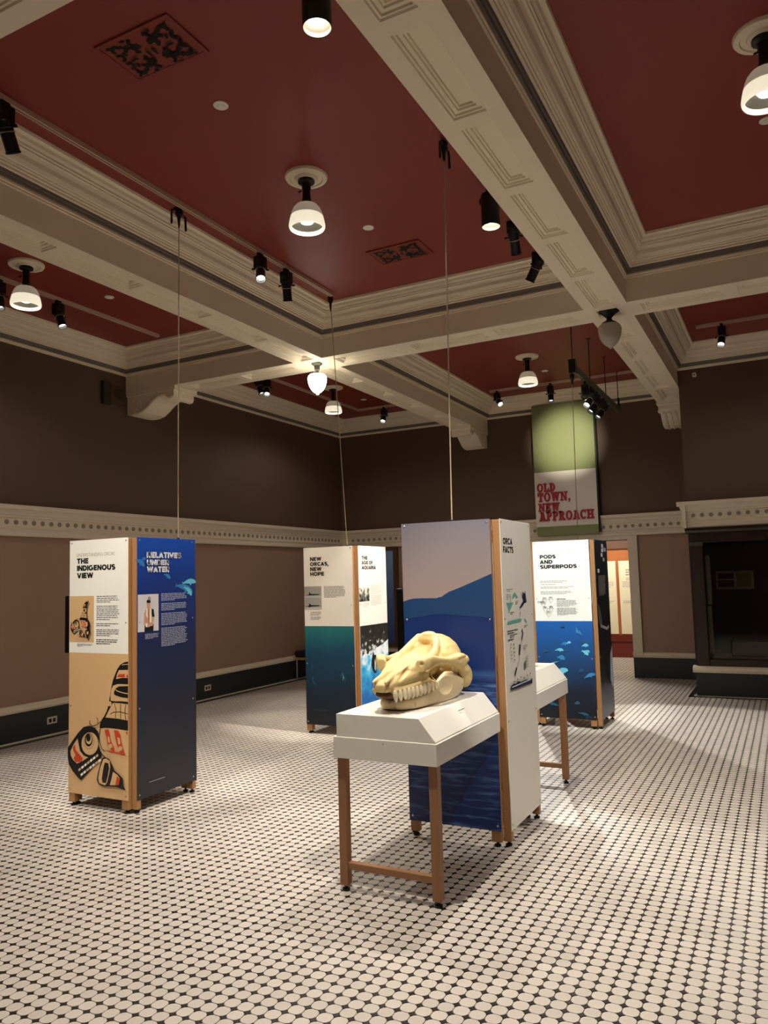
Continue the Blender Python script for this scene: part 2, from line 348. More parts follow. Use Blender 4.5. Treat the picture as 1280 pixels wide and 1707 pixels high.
# baseboards with pale cap, friezes with rosettes
def baseboard(name, x0, x1, y0, y1, ax):
    g = G()
    if ax == 'y': g.box(x0, x0 + 0.035, y0, y1, 0, 0.305, 0); prof = [(0, 0.305), (0.05, 0.305), (0.055, 0.325), (0.04, 0.34), (0.035, 0.36), (0.02, 0.378), (0, 0.378)]; g.prism(prof, lambda d, z, h: (x0 + d, h, z), y0, y1, 1)
    else: g.box(x0, x1, y0 - 0.035, y0, 0, 0.305, 0); prof = [(0, 0.305), (0.05, 0.305), (0.055, 0.325), (0.04, 0.34), (0.035, 0.36), (0.02, 0.378), (0, 0.378)]; g.prism(prof, lambda d, z, h: (h, y0 - d, z), x0, x1, 1)
    return struct(g.build(name, ['base', 'trim']))
baseboard('baseboard_left', XL, 0, YF, YB, 'y')
baseboard('baseboard_back', XL, DX0 - 0.14, YB, 0, 'x'); baseboard('baseboard_back_right', DX1 + 0.002, BRX, YB, 0, 'x')
g = G(); g.box(BRX, XR, BRY - 0.035, BRY + 0.1, 0, 0.3, 0); g.box(BRX, BRX + 0.1, BRY, YB, 0, 0.3, 0)
g.prism([(0, 0.3), (0.055, 0.3), (0.06, 0.33), (0.045, 0.36), (0.02, 0.378), (-0.1, 0.378), (-0.1, 0.3)], lambda d, z, h: (h, BRY - d, z), BRX - 0.03, XR, 1)
struct(g.build('baseboard_breast', ['base', 'trim']))
FP = [(0, 2.15), (0.045, 2.15), (0.05, 2.162), (0.05, 2.19), (0.035, 2.2), (0.035, 2.222), (0.05, 2.232), (0.05, 2.24), (0.036, 2.248), (0.036, 2.34), (0.05, 2.345), (0.05, 2.362), (0.062, 2.372), (0.068, 2.395), (0.085, 2.42), (0.10, 2.43), (0.105, 2.465), (0.1, 2.475), (0, 2.475)]
def rosette_mesh(parent, c, nrm):
    z = Vector(nrm); x = Vector((0, 0, 1)).cross(z).normalized(); y = z.cross(x); R = Matrix((x, y, z)).transposed()
    g = G(); g.lathe([(0.027, 0), (0.027, 0.006), (0.021, 0.010), (0.016, 0.005), (0.008, 0.006), (0.006, 0.011)], c, 8, 0, R)
    return g.build('rosette', 'rosette', parent, loc=c)
g = G(); g.prism(FP, lambda d, z, h: (XL + d, h, z), YF, YB, 0); fl = struct(g.build('trim_1', 'trim'))
r0 = None
for i in range(68):
    p = (XL + 0.036, 4.77 + 0.1105 * i, 2.294)
    if p[1] > YB - 0.1: break
    if r0 is None: r0 = rosette_mesh(fl, p, (1, 0, 0))
    else: copy_part(r0, fl, p)
g = G(); g.prism(FP, lambda d, z, h: (h, YB - d, z), XL, BRX, 0); fb = struct(g.build('trim_2', 'trim'))
r0 = None
for i in range(56):
    p = (-1.63 - 0.1095 * i + 0.1095 * 3, YB - 0.036, 2.294)
    if p[0] < XL + 0.15: break
    if r0 is None: r0 = rosette_mesh(fb, p, (0, -1, 0))
    else: copy_part(r0, fb, p)
g = G(); g.prism([(d, z if z > 2.2 else z - 0.015) for d, z in FP], lambda d, z, h: (h, BRY - d, z), BRX, XR, 0)
g.prism([(d, z if z > 2.2 else z - 0.015) for d, z in FP], lambda d, z, h: (BRX - d, h, z), BRY - 0.1, YB, 0)
g.box(BRX - 0.105, BRX, BRY - 0.105, BRY, 2.42, 2.475, 0); g.box(BRX - 0.05, BRX, BRY - 0.05, BRY, 2.135, 2.42, 0)
fr_ = struct(g.build('trim_3', 'trim')); r0 = None
for i in range(24):
    p = (-1.046 + 0.1066 * i, BRY - 0.036, 2.294)
    if r0 is None: r0 = rosette_mesh(fr_, p, (0, -1, 0))
    else: copy_part(r0, fr_, p)
# door casing
g = G(); g.box(DX1, DX1 + 0.14, YB - 0.03, YB + 0.31, 0.36, DZ + 0.06, 0); g.box(DX0 - 0.14, DX0, YB - 0.03, YB + 0.31, 0.36, DZ + 0.06, 0)
g.box(DX0 - 0.139, DX1 + 0.139, YB - 0.033, YB + 0.309, DZ, DZ + 0.0585, 0)
g.box(DX1 - 0.001, DX1 + 0.14, YB - 0.04, YB + 0.31, 0, 0.36, 1); g.box(DX0 - 0.14, DX0, YB - 0.04, YB + 0.31, 0, 0.36, 1)
g.box(DX1 - 0.006, DX1 + 0.145, YB - 0.055, YB + 0.31, 0.335, 0.378, 0)
g.box(DX1 + 0.10, DX1 + 0.14, YB - 0.042, YB, 0.378, DZ + 0.06, 0)
struct(g.build('trim_4', ['trim', 'base']))

# ------------------------------------------------------------------ ceiling, beams, cornices
g = G(); g.box(XL - 0.1, XR + 0.2, YF - 0.2, YB + 0.3, ZC, ZC + 0.1); ceiling = struct(g.build('ceiling', 'ceiling'))
bx = [(-4.72, -4.35), (-1.52, -1.135), (1.36, 1.73)]
by = [(1.70, 2.085), (7.0, 7.41)]
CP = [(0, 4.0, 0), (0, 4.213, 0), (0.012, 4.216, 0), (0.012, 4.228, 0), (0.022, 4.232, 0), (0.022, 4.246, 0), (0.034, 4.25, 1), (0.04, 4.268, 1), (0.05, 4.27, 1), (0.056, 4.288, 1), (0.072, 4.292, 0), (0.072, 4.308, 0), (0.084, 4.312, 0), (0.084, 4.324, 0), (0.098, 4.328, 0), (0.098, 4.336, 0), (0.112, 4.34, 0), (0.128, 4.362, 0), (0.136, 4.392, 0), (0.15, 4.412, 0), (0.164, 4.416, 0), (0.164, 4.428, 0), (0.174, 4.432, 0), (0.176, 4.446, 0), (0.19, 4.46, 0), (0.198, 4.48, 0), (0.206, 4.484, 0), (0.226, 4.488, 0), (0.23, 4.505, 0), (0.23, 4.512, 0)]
def coffer(x0, x1, y0, y1, wl=False, wb=False, vis=True):
    """cornice round one coffer; wl/wb: the left/far side is a wall (no beam face below the fillet)"""
    g = G()
    prof = CP if vis else [CP[0], CP[1], CP[6], CP[10], CP[20], CP[-1]]
    rings = [[(x0 + d, y0 + d, z), (x1 - d, y0 + d, z), (x1 - d, y1 - d, z), (x0 + d, y1 - d, z)] for d, z, _ in prof]
    for k in range(len(rings) - 1):
        for i in range(4):
            if k == 0 and ((i == 3 and wl) or (i == 2 and wb)): continue
            j = (i + 1) % 4
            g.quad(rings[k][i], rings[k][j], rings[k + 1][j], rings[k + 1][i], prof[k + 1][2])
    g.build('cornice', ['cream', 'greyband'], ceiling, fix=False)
xs = [XL, bx[0][0], bx[0][1], bx[1][0], bx[1][1], bx[2][0], bx[2][1], XR]
ys = [YF, by[0][0], by[0][1], by[1][0], by[1][1], YB]
for i in range(4):
    for j in range(3):
        x0, x1, y0, y1 = xs[2 * i], xs[2 * i + 1], ys[2 * j], ys[2 * j + 1]
        if i >= 2 and j == 2: y1 = BRY
        coffer(x0, x1, y0, y1, wl=(i == 0), wb=(j == 2), vis=(j > 0 and i < 3))
def panel_piece(parent, x0, x1, y0, y1):
    """recessed moulded panel: stepped frame sinking into the soffit"""
    st = [(0, 0), (0.006, 0.010), (0.016, 0.010), (0.020, 0.020), (0.040, 0.020), (0.044, 0.030), (0.054, 0.030), (0.058, 0.040)]
    g = G(); R = [[(x0 + d, y0 + d, ZS + z), (x1 - d, y0 + d, ZS + z), (x1 - d, y1 - d, ZS + z), (x0 + d, y1 - d, ZS + z)] for d, z in st]
    for k in range(len(R) - 1):
        for i in range(4): g.quad(R[k][i], R[k][(i + 1) % 4], R[k + 1][(i + 1) % 4], R[k + 1][i])
    g.add(R[-1], [(0, 1, 2, 3)])
    return g.build('soffit_panel', 'cream', parent, fix=False)
def soffit(x0, x1, y0, y1, openings, parent_name='beam'):
    """one bay of beam soffit with its openings cut out, panels as children"""
    g = G(); o = sorted(openings); along_y = (y1 - y0) >= (x1 - x0)
    Q = lambda a, b, c, d: g.quad((a, c, ZS), (a, d, ZS), (b, d, ZS), (b, c, ZS)) if b > a + 1e-6 and d > c + 1e-6 else None
    if along_y:
        a, b = o[0][0], o[0][1]; Q(x0, a, y0, y1); Q(b, x1, y0, y1); prev = y0
        for p in sorted(o, key=lambda t: t[2]): Q(a, b, prev, p[2]); prev = p[3]
        Q(a, b, prev, y1)
    else:
        a, b = o[0][2], o[0][3]; Q(x0, x1, y0, a); Q(x0, x1, b, y1); prev = x0
        for p in sorted(o): Q(prev, p[0], a, b); prev = p[1]
        Q(prev, x1, a, b)
    ob = g.build('beam', 'cream', ceiling, fix=False)
    for p in o: panel_piece(ob, *p)
for i, (a, b) in enumerate(bx):
    for j in range(3):
        y0, y1 = ys[2 * j], ys[2 * j + 1]; n = max(1, round((y1 - y0) / 0.835)); pt = (y1 - y0 + 0.10) / n
        n_ = n if (j and i < 2) else 1; pt = (y1 - y0 + 0.10) / n_
        soffit(a, b, y0, y1, [(a + 0.10, b - 0.10, y0 - 0.0 + k * pt, y0 + k * pt + pt - 0.10) for k in range(n_)])
for j, (a, b) in enumerate(by):
    for i in range(4):
        x0, x1 = xs[2 * i], xs[2 * i + 1]; n = 3 if (j == 1 and i < 3) else 1; pt = (x1 - x0 - 0.10) / n
        soffit(x0, x1, a, b, [(x0 + 0.10 + k * pt, x0 + k * pt + pt, a + 0.10, b - 0.10) for k in range(n)])
    for i, (c, d) in enumerate(bx):
        soffit(c, d, a, b, [(c + 0.095, d - 0.095, a + 0.10, b - 0.10)])

# corbels
def corbel(label, base, out, side, width, flutes):
    """base: point where the beam centre line meets the wall at soffit height; out: away from the wall; side: across"""
    o = thing('corbel', label, 'bracket', base); out = Vector(out); side = Vector(side); B = Vector(base)
    P = [(0, 0.0), (0.0, -0.27), (0.10, -0.285), (0.2, -0.285), (0.29, -0.265), (0.37, -0.22), (0.46, -0.155), (0.54, -0.115), (0.61, -0.102), (0.67, -0.108), (0.70, -0.135), (0.74, -0.155), (0.785, -0.145), (0.81, -0.11), (0.805, -0.06), (0.83, -0.03), (0.83, 0.0)]
    P = [(d * 0.95, z) for d, z in P]; IN = width / 2 - 0.004
    fn = lambda d, z, h: B + out * d + Vector((0, 0, z)) + side * h
    g = G(); g.prism(P, fn, -width / 2, width / 2); g.build('scroll_body', 'cream', o)
    g = G(); g.prism([(0, 0), (0, -0.045), (0.80, -0.045), (0.80, 0)], fn, -width / 2 - 0.02, width / 2 + 0.02)
    g.build('top_moulding', 'cream', o)
    for s_ in (-1, 1):
        g = G(); pts = []
        for k in range(34):
            t = k / 33; a = 2.6 * 2 * PI * t; r = 0.095 * (1 - t) + 0.008
            pts.append(fn(0.135 + r * math.cos(a + 4.4), -0.165 + r * math.sin(a + 4.4), s_ * IN))
        g.tube(pts, 0.017, 6)
        edge = [fn(d, z + 0.018, s_ * IN) for d, z in P[2:13]]
        g.tube(edge, 0.018, 6); g.build('volute', 'cream', o, smooth=True)
    for k in range(flutes):
        h = (k - (flutes - 1) / 2) * width / (flutes + 0.6); g = G()
        g.tube([fn(d, z - 0.002, h) for d, z in P[2:13]], 0.016, 6); g.build('flute_ridge', 'cream', o, smooth=True)
corbel('cream scroll corbel high on the brown left wall below the cross beam', (XL, 7.205, ZS), (1, 0, 0), (0, 1, 0), 0.36, 0)
corbel('cream scroll corbel on the back wall left of the green banner', (-4.535, YB, ZS), (0, -1, 0), (1, 0, 0), 0.33, 0)
corbel('fluted cream corbel right of the green banner beside the projecting wall', (-1.335, YB, ZS), (0, -1, 0), (1, 0, 0), 0.34, 4)

# ------------------------------------------------------------------ lettering and flat print
def text_polys(s, bold=0.0):
    """outline of builtin-font lettering as vertices + faces, scaled so that capitals are 1 high"""
    c = bpy.data.curves.new('t', 'FONT'); c.body = s; c.size = 1.0; c.offset = bold; c.resolution_u = 3; c.fill_mode = 'FRONT'
    o = bpy.data.objects.new('t', c); col.objects.link(o); dg = bpy.context.evaluated_depsgraph_get()
    me = bpy.data.meshes.new_from_object(o.evaluated_get(dg)); v = [(p.co.x, p.co.y) for p in me.vertices]; f = [list(p.vertices) for p in me.polygons]
    bpy.data.objects.remove(o); bpy.data.curves.remove(c); bpy.data.meshes.remove(me)
    return v, f
def arcp(cx, cy, rx, ry, a0, a1, n=14): return [(cx + rx * math.cos(math.radians(a0 + (a1 - a0) * k / n)), cy + ry * math.sin(math.radians(a0 + (a1 - a0) * k / n))) for k in range(n + 1)]
def sans(ch):
    """heavy monoline capital: centre lines of the strokes in a unit-high box, and its width"""
    t = 0.135; m = 1 - t
    L = {'T': ([[(0, m), (0.74, m)], [(0.37, 0), (0.37, m)]], 0.74), 'H': ([[(t, 0), (t, 1)], [(0.69, 0), (0.69, 1)], [(t, 0.5), (0.69, 0.5)]], 0.805),
         'E': ([[(t, 0), (t, 1)], [(t, t), (0.68, t)], [(t, 0.5), (0.62, 0.5)], [(t, m), (0.68, m)]], 0.68), 'I': ([[(t, 0), (t, 1)]], 0.23),
         'N': ([[(t, 0), (t, 1)], [(0.73, 0), (0.73, 1)], [(t + 0.02, 0.96), (0.71, 0.04)]], 0.845), 'D': ([[(t, 0), (t, 1)], [(t, t), (0.36, t)] + arcp(0.36, 0.5, 0.36, 0.385, -90, 90) + [(t, m)]], 0.83),
         'O': ([arcp(0.49, 0.5, 0.375, 0.385, 0, 360, 26)], 0.98), 'G': ([arcp(0.49, 0.5, 0.375, 0.385, 48, 345, 20) + [(0.855, 0.46), (0.56, 0.46)]], 0.97),
         'U': ([[(t, 1), (t, 0.42)] + arcp(0.405, 0.42, 0.29, 0.305, 180, 360) + [(0.695, 1)]], 0.81), 'S': ([[(0.62, 0.80)] + arcp(0.36, 0.70, 0.24, 0.19, 40, 270, 12) + arcp(0.36, 0.31, 0.26, 0.20, 90, -145, 12)], 0.74),
         'V': ([[(0.11, 1), (0.44, 0.05), (0.77, 1)]], 0.88), 'W': ([[(0.11, 1), (0.36, 0.06), (0.62, 0.94), (0.88, 0.06), (1.13, 1)]], 1.24),
         'R': ([[(t, 0), (t, 1)], [(t, m), (0.42, m)] + arcp(0.42, 0.665, 0.23, 0.22, 90, -90) + [(t, 0.445)], [(0.42, 0.44), (0.66, 0)]], 0.78), 'L': ([[(t, 1), (t, 0)], [(t, t), (0.64, t)]], 0.64),
         'A': ([[(0.10, 0), (0.44, 0.96), (0.78, 0)], [(0.22, 0.27), (0.66, 0.27)]], 0.88), 'P': ([[(t, 0), (t, 1)], [(t, m), (0.42, m)] + arcp(0.42, 0.65, 0.24, 0.235, 90, -90) + [(t, 0.415)]], 0.77),
         'C': ([arcp(0.49, 0.5, 0.375, 0.385, 45, 315, 20)], 0.86), 'F': ([[(t, 0), (t, 1)], [(t, m), (0.66, m)], [(t, 0.48), (0.6, 0.48)]], 0.66),
         'Q': ([arcp(0.49, 0.5, 0.375, 0.385, 0, 360, 26), [(0.55, 0.26), (0.86, -0.06)]], 0.98), ',': ([[(0.15, 0.2), (0.12, -0.02), (0.06, -0.2)]], 0.26), ' ': ([], 0.3)}
    return L[ch]
class Print:
    """flat print on a panel: u across, v up; each call adds a layer slightly nearer the viewer"""
    def __init__(s, fn): s.fn = fn; s.g = G(); s.k = 1; s.mats = []
    def mi(s, m):
        if m not in s.mats: s.mats.append(m)
        return s.mats.index(m)
    def poly(s, pts, m, up=True):
        if up: s.k += 1
        a = sum(pts[i][0] * pts[(i + 1) % len(pts)][1] - pts[(i + 1) % len(pts)][0] * pts[i][1] for i in range(len(pts)))
        if a < 0: pts = pts[::-1]
        from mathutils.geometry import tessellate_polygon
        vs_ = [s.fn(u, v, 0.00025 * s.k) for u, v in pts]
        s.g.add(vs_, [list(t) for t in tessellate_polygon([[Vector((u, v, 0)) for u, v in pts]])], s.mi(m)); return s
    def rect(s, u0, u1, v0, v1, m, up=True): return s.poly([(u0, v0), (u1, v0), (u1, v1), (u0, v1)], m, up)
    def ell(s, u, v, a, b, m, rot=0, n=20, up=True):
        c, d = math.cos(rot), math.sin(rot)
        return s.poly([(u + a * math.cos(t) * c - b * math.sin(t) * d, v + a * math.cos(t) * d + b * math.sin(t) * c) for t in [2 * PI * i / n for i in range(n)]], m, up)
    def fish(s, u, v, a, b, m, rot=0, bend=0.25):
        c, d = math.cos(rot), math.sin(rot); top = []; bot = []
        for k in range(11):
            t = k / 10; x = (1 - 2 * t) * a; w_ = b * (math.sin(PI * min(1, t * 0.86 + 0.06)) ** 0.75) * (1 - 0.55 * t) * 1.35; o = -bend * b * (2 * t - 1) ** 2 * 1.6
            top.append((x, o + w_)); bot.append((x, o - w_ * 0.8))
        e = -bend * b * 1.6; tail = [(-a * 1.02, e + b * 0.2), (-a * 1.22, e + b * 0.75), (-a * 1.12, e), (-a * 1.22, e - b * 0.75), (-a * 1.02, e - b * 0.2)]
        s.poly([(u + x * c - y * d, v + x * d + y * c) for x, y in top + tail + bot[::-1]], m)
        fl = [(a * 0.35, -b * 0.5), (a * 0.05, -b * 0.6), (a * 0.0, -b * 1.5), (a * 0.18, -b * 1.3)]
        return s.poly([(u + x * c - y * d, v + x * d + y * c) for x, y in fl], m)
    def stroke(s, pts, wd, m):
        L = []; R = []
        for i, p in enumerate(pts):
            q0 = pts[max(i - 1, 0)]; q1 = pts[min(i + 1, len(pts) - 1)]; dx, dy = q1[0] - q0[0], q1[1] - q0[1]; l = math.hypot(dx, dy) or 1
            L.append((p[0] - dy / l * wd / 2, p[1] + dx / l * wd / 2)); R.append((p[0] + dy / l * wd / 2, p[1] - dx / l * wd / 2))
        s.k += 1
        for i in range(len(pts) - 1): s.poly([L[i], L[i + 1], R[i + 1], R[i]], m, False)
        return s
    def text(s, t, u, v, cap, m, bold=0.03, width=None):
        V, Fc = text_polys(t, bold); ch = 0.729 + 2 * bold * 0.9
        x0 = min(p[0] for p in V); x1 = max(p[0] for p in V); sx = (width / (x1 - x0)) if width else cap / ch; sy = cap / ch
        s.k += 1; s.g.add([s.fn(u + (x - x0) * sx, v + y * sy, 0.00025 * s.k) for x, y in V], Fc, s.mi(m)); return s
    def caps(s, t, u, v, cap, m, width):
        gl = [sans(c) for c in t]; tot = sum(w_ for _, w_ in gl) + 0.075 * (len(gl) - 1); k = width / tot; x = u; s.k += 1; mi = s.mi(m); h = 0.00025 * s.k
        for st, w_ in gl:
            for ln in st:
                for i in range(len(ln) - 1):
                    (x0, y0), (x1, y1) = ln[i], ln[i + 1]; l = math.hypot(x1 - x0, y1 - y0) or 1; e = 0.0 if i in (0,) else 0.03; e2 = 0.0 if i == len(ln) - 2 else 0.03
                    dx, dy = (x1 - x0) / l, (y1 - y0) / l; x0, y0, x1, y1 = x0 - dx * e, y0 - dy * e, x1 + dx * e2, y1 + dy * e2; a, b = -dy * 0.135, dx * 0.135
                    s.g.add([s.fn(x + px * k, v + min(1.0, py) * cap, h) for px, py in ((x0 - a, y0 - b), (x1 - a, y1 - b), (x1 + a, y1 + b), (x0 + a, y0 + b))], [(0, 1, 2, 3)], mi)
            x += (w_ + 0.075) * k
        return s
    def lines(s, u, v, wd, n, pitch, m, th=0.35, seed=1, last=0.6):
        """unreadably small body text: rows of word-length dashes"""
        r = random.Random(seed); s.k += 1
        for i in range(n):
            x = u; e = u + wd * (last if i == n - 1 else r.uniform(0.88, 1.0)); y = v - i * pitch
            while x < e:
                l = min(r.uniform(0.012, 0.04), e - x); s.rect(x, x + l, y - pitch * th, y, m, False); x += l + 0.005
        return s
    def build(s, name, parent):
        o = s.g.build(name, s.mats, parent, fix=False)
        if name not in ('title', 'landscape_print'): o['kind'] = 'stuff'
        return o

# ------------------------------------------------------------------ exhibit towers
PH = 1.85; PB = 0.093
def tower(name, label, x0, y0, lx, fmat, rmat, fname, rname):
    o = thing(name, label, 'display panel', (x0, y0, 0), 'four-sided exhibit towers')
    def post(ax0, ax1, ay0, ay1):
        g = G(); g.bbox(x0 + ax0, x0 + ax1, y0 + ay0, y0 + ay1, 0.028, 1.938, 0.002)
        p = g.build('post', 'oak', o); g = G(); cx, cy = x0 + (ax0 + ax1) / 2, y0 + (ay0 + ay1) / 2
        g.lathe([(0.018, 0), (0.02, 0.004), (0.02, 0.012), (0.008, 0.016), (0.008, 0.028)], (cx, cy, 0), 12); g.build('levelling_foot', 'black', p)
    post(0.002 - (0 if lx == 0 else -0.004), 0.062, 0.004, 0.042); post(0.535, 0.597, 0.004, 0.042)      # front frame
    post(0.60, 0.647, 0.036, 0.076); post(0.60, 0.647, 0.61, 0.648)                                     # right frame
    post(-lx, 0.045 - lx, 0.05, 0.09); post(-lx, 0.045 - lx, 0.615, 0.655)                              # left frame
    post(0.06, 0.12, 0.61, 0.646); post(0.53, 0.59, 0.61, 0.646)                                        # back frame
    for z in (0.16, 1.86):
        for a in ((0.062, 0.535, 0.01, 0.036), (0.61, 0.64, 0.076, 0.61), (0.005 - lx, 0.035 - lx, 0.09, 0.615), (0.12, 0.53, 0.615, 0.64)):
            G().box(x0 + a[0], x0 + a[1], y0 + a[2], y0 + a[3], z, z + 0.05).build('rail', 'oak', o)
    fpan = G().bbox(x0, x0 + 0.6, y0, y0 + 0.004, PB, PB + PH, 0.0008).build('front_panel', fmat, o, loc=(x0, y0, PB))
    rpan = G().bbox(x0 + 0.647, x0 + 0.651, y0 + 0.036, y0 + 0.652, PB - 0.003, PB + PH, 0.0008).build('side_panel', rmat, o, loc=(x0 + 0.647, y0 + 0.036, PB))
    G().bbox(x0 - lx - 0.004, x0 - lx, y0 + 0.05, y0 + 0.655, PB, PB + PH, 0.0008).build('side_panel', 'board', o)
    G().bbox(x0 + 0.05, x0 + 0.598, y0 + 0.648, y0 + 0.652, PB, PB + PH, 0.0008).build('back_panel', 'board', o)
    ff = lambda u, v, h: (x0 + u, y0 - h, PB + v); rf = lambda u, v, h: (x0 + 0.651 + h, y0 + 0.036 + u, PB + v)
    s0 = None
    for fn, ax, pan in ((ff, (0, -1, 0), fpan), (rf, (1, 0, 0), rpan)):
        zz = Vector(ax); xx = Vector((0, 0, 1)).cross(zz); R = Matrix((xx, zz.cross(xx), zz)).transposed(); s0 = None
        for u in (0.022, 0.578):
            for v in (0.03, 0.63 if u < 0.3 else 0.62, 1.24, 1.83):
                c = Vector(fn(u, v, 0.0))
                if s0 is None: s0 = G().lathe([(0.0065, 0), (0.0065, 0.002), (0.004, 0.0035)], c, 10, 0, R).build('screw', 'steel', pan, loc=c)
                else: copy_part(s0, pan, c)
    return o, fpan, rpan, Print(ff), Print(rf), ff, rf
WV = 1.018                                   # height where the white head of a panel ends

# --- tower 1
o, fp, rp, P, Q, ff, rf = tower('exhibit_tower', 'exhibit tower with black and red orca artwork on tan and a dark blue side', -4.80, 4.08, 0, 'tan', 'relblue', '', '')
P.rect(0.0, 0.6, WV, PH, 'board').build('white_header', fp)
P = Print(ff); P.k = 3
P.text('UNDERSTANDING ORCAS', 0.074, 1.727, 0.026, 'inkgrey', -0.004, 0.39)
P.caps('THE', 0.078, 1.675, 0.040, 'ink', 0.120); P.caps('INDIGENOUS', 0.078, 1.622, 0.040, 'ink', 0.394); P.caps('VIEW', 0.08, 1.567, 0.040, 'ink', 0.168)
P.build('title', fp)
P = Print(ff); P.k = 3; y = 1.433
for n, sd in ((4, 3), (8, 4), (2, 5), (4, 6), (3, 7)): P.lines(0.284, y, 0.232, n, 0.0138, 'inktext' if sd != 7 else 'ink', 0.4, sd); y -= n * 0.0138 + 0.0165
P.lines(0.086, 1.083, 0.17, 3, 0.0075, 'inktext', 0.4, 9, 0.3); P.build('body_text', fp)

# formline-style killer whale (points measured on the panel), drawn in panel units at any scale
def kx(x): return (x - 75) / 532 * 0.6
VB = lambda x, y: (kx(x), WV - (y - 43 - (x - 75) * 0.022) / 1262 * WV * (1.03 if y > 0 else 1) * (1 - 0.055 * (x - 75) / 532))
def whale(P, T, sc_=1.0, small=False):
    p = lambda pts, m: P.poly([T(*q) for q in pts], m)
    def el(x, y, a, b, m, rot=0):
        c, d = math.cos(rot), math.sin(rot)
        p([(x + a * math.cos(t) * c - b * math.sin(t) * d, y + a * math.cos(t) * d + b * math.sin(t) * c) for t in [2 * PI * i / 22 for i in range(22)]], m)
    st = lambda pts, wd, m: P.stroke([T(*q) for q in pts], wd * 0.0011 * sc_, m)
    R = 607
    p([(R, 120), (575, 128), (540, 150), (515, 185), (495, 235), (475, 290), (462, 350), (452, 410), (443, 470), (435, 520), (420, 565), (400, 605), (375, 640), (360, 680), (360, 715), (400, 710), (450, 712), (520, 720), (R, 735)], 'ink')
    p([(528, 198), (R, 196), (R, 268), (560, 266), (503, 278), (512, 235)], 'tan'); p([(512, 262), (527, 235), (578, 232), (582, 262)], 'red'); p([(592, 240), (R, 238), (R, 265), (592, 264)], 'red')
    st([(555, 152), (580, 147), (R, 146)], 5, 'tan')
    p([(R, 325), (520, 322), (480, 335), (462, 370), (455, 420), (458, 470), (500, 475), (560, 475), (R, 480)], 'tan')
    p([(R, 340), (530, 342), (500, 362), (486, 395), (488, 415), (505, 425), (550, 440), (R, 447)], 'ink')
    st([(R, 408), (560, 399), (512, 383), (500, 368)], 6, 'tan')
    p([(R, 502), (540, 492), (480, 488), (460, 520), (440, 560), (412, 618), (520, 628), (R, 645)], 'tan')
    st([(455, 590), (480, 572), (540, 568), (R, 587)], 5, 'ink'); st([(490, 492), (506, 555), (500, 620)], 5, 'ink'); st([(545, 494), (546, 630)], 5, 'ink'); st([(590, 503), (582, 560), (590, 640)], 5, 'ink')
    el(452, 497, 16, 22, 'tan')
    # belly
    st([(368, 715), (358, 780), (366, 840), (385, 895), (410, 915)], 5, 'ink')
    p([(405, 725), (440, 722), (452, 760), (455, 800), (470, 840), (490, 880), (495, 915), (470, 910), (440, 870), (425, 800), (415, 760)], 'red'); p([(434, 782), (449, 790), (456, 835), (440, 838)], 'tan'); el(458, 868, 17, 20, 'tan')
    p([(490, 728), (525, 735), (545, 770), (550, 820), (560, 860), (575, 910), (585, 945), (540, 915), (520, 870), (505, 810), (497, 765)], 'red'); p([(520, 790), (540, 800), (546, 850), (528, 855)], 'tan'); el(545, 890, 18, 21, 'tan')
    p([(590, 742), (R, 745), (R, 770), (598, 765)], 'red'); p([(398, 898), (470, 912), (560, 930), (R, 958), (540, 938), (460, 922)], 'red')
    # head
    p([(75, 880), (110, 830), (170, 750), (220, 700), (270, 688), (320, 705), (350, 740), (360, 790), (355, 850), (372, 905), (385, 950), (380, 970), (330, 1020), (260, 1100), (200, 1162), (170, 1140), (120, 1080), (85, 1020), (75, 960)], 'ink')
    p([(100, 910), (130, 850), (165, 800), (178, 860), (190, 910), (225, 950), (262, 965), (215, 995), (160, 1018), (125, 985), (105, 950)], 'tan')
    p([(122, 880), (140, 848), (150, 900), (185, 940), (215, 975), (205, 1000), (150, 1007), (130, 975), (147, 940), (127, 905)], 'red')
    el(278, 845, 76, 100, 'tan'); el(270, 818, 48, 74, 'ink'); el(270, 818, 46, 71, 'tan'); el(268, 812, 36, 58, 'ink'); el(270, 806, 27, 44, 'tan'); el(266, 794, 20, 33, 'ink')
    for row in (0, 1):
        for k in range(7):
            t = k / 7; x = 175 + t * 185 + row * 22; yy = 1068 - t * 138 + row * 42
            p([(x, yy), (x + 20, yy - 16), (x + 26, yy + 2), (x + 6, yy + 18)], 'board' if (k + row) % 3 else 'tan')
    st([(372, 905), (395, 940), (430, 975)], 7, 'ink')
    # flipper
    p([(395, 970), (420, 962), (455, 978), (482, 1030), (502, 1080), (542, 1115), (574, 1150), (577, 1210), (600, 1255), (560, 1240), (520, 1222), (460, 1218), (410, 1218), (363, 1197), (347, 1160), (355, 1110), (373, 1040)], 'ink')
    p([(405, 980), (430, 974), (460, 996), (466, 1050), (455, 1110), (440, 1180), (420, 1208), (370, 1188), (359, 1150), (371, 1080), (386, 1030)], 'tan')
    p([(420, 1008), (448, 1016), (456, 1060), (444, 1130), (428, 1188), (398, 1183), (392, 1150), (402, 1080), (410, 1036)], 'ink')
    p([(490, 1090), (530, 1120), (550, 1150), (540, 1205), (500, 1208), (462, 1206), (478, 1150)], 'tan'); p([(525, 1130), (550, 1150), (540, 1205), (510, 1205)], 'red')
    st([(282, 640), (283, 672), (305, 692), (345, 680), (380, 652)], 6, 'ink'); st([(345, 618), (358, 640), (350, 668)], 5, 'ink')
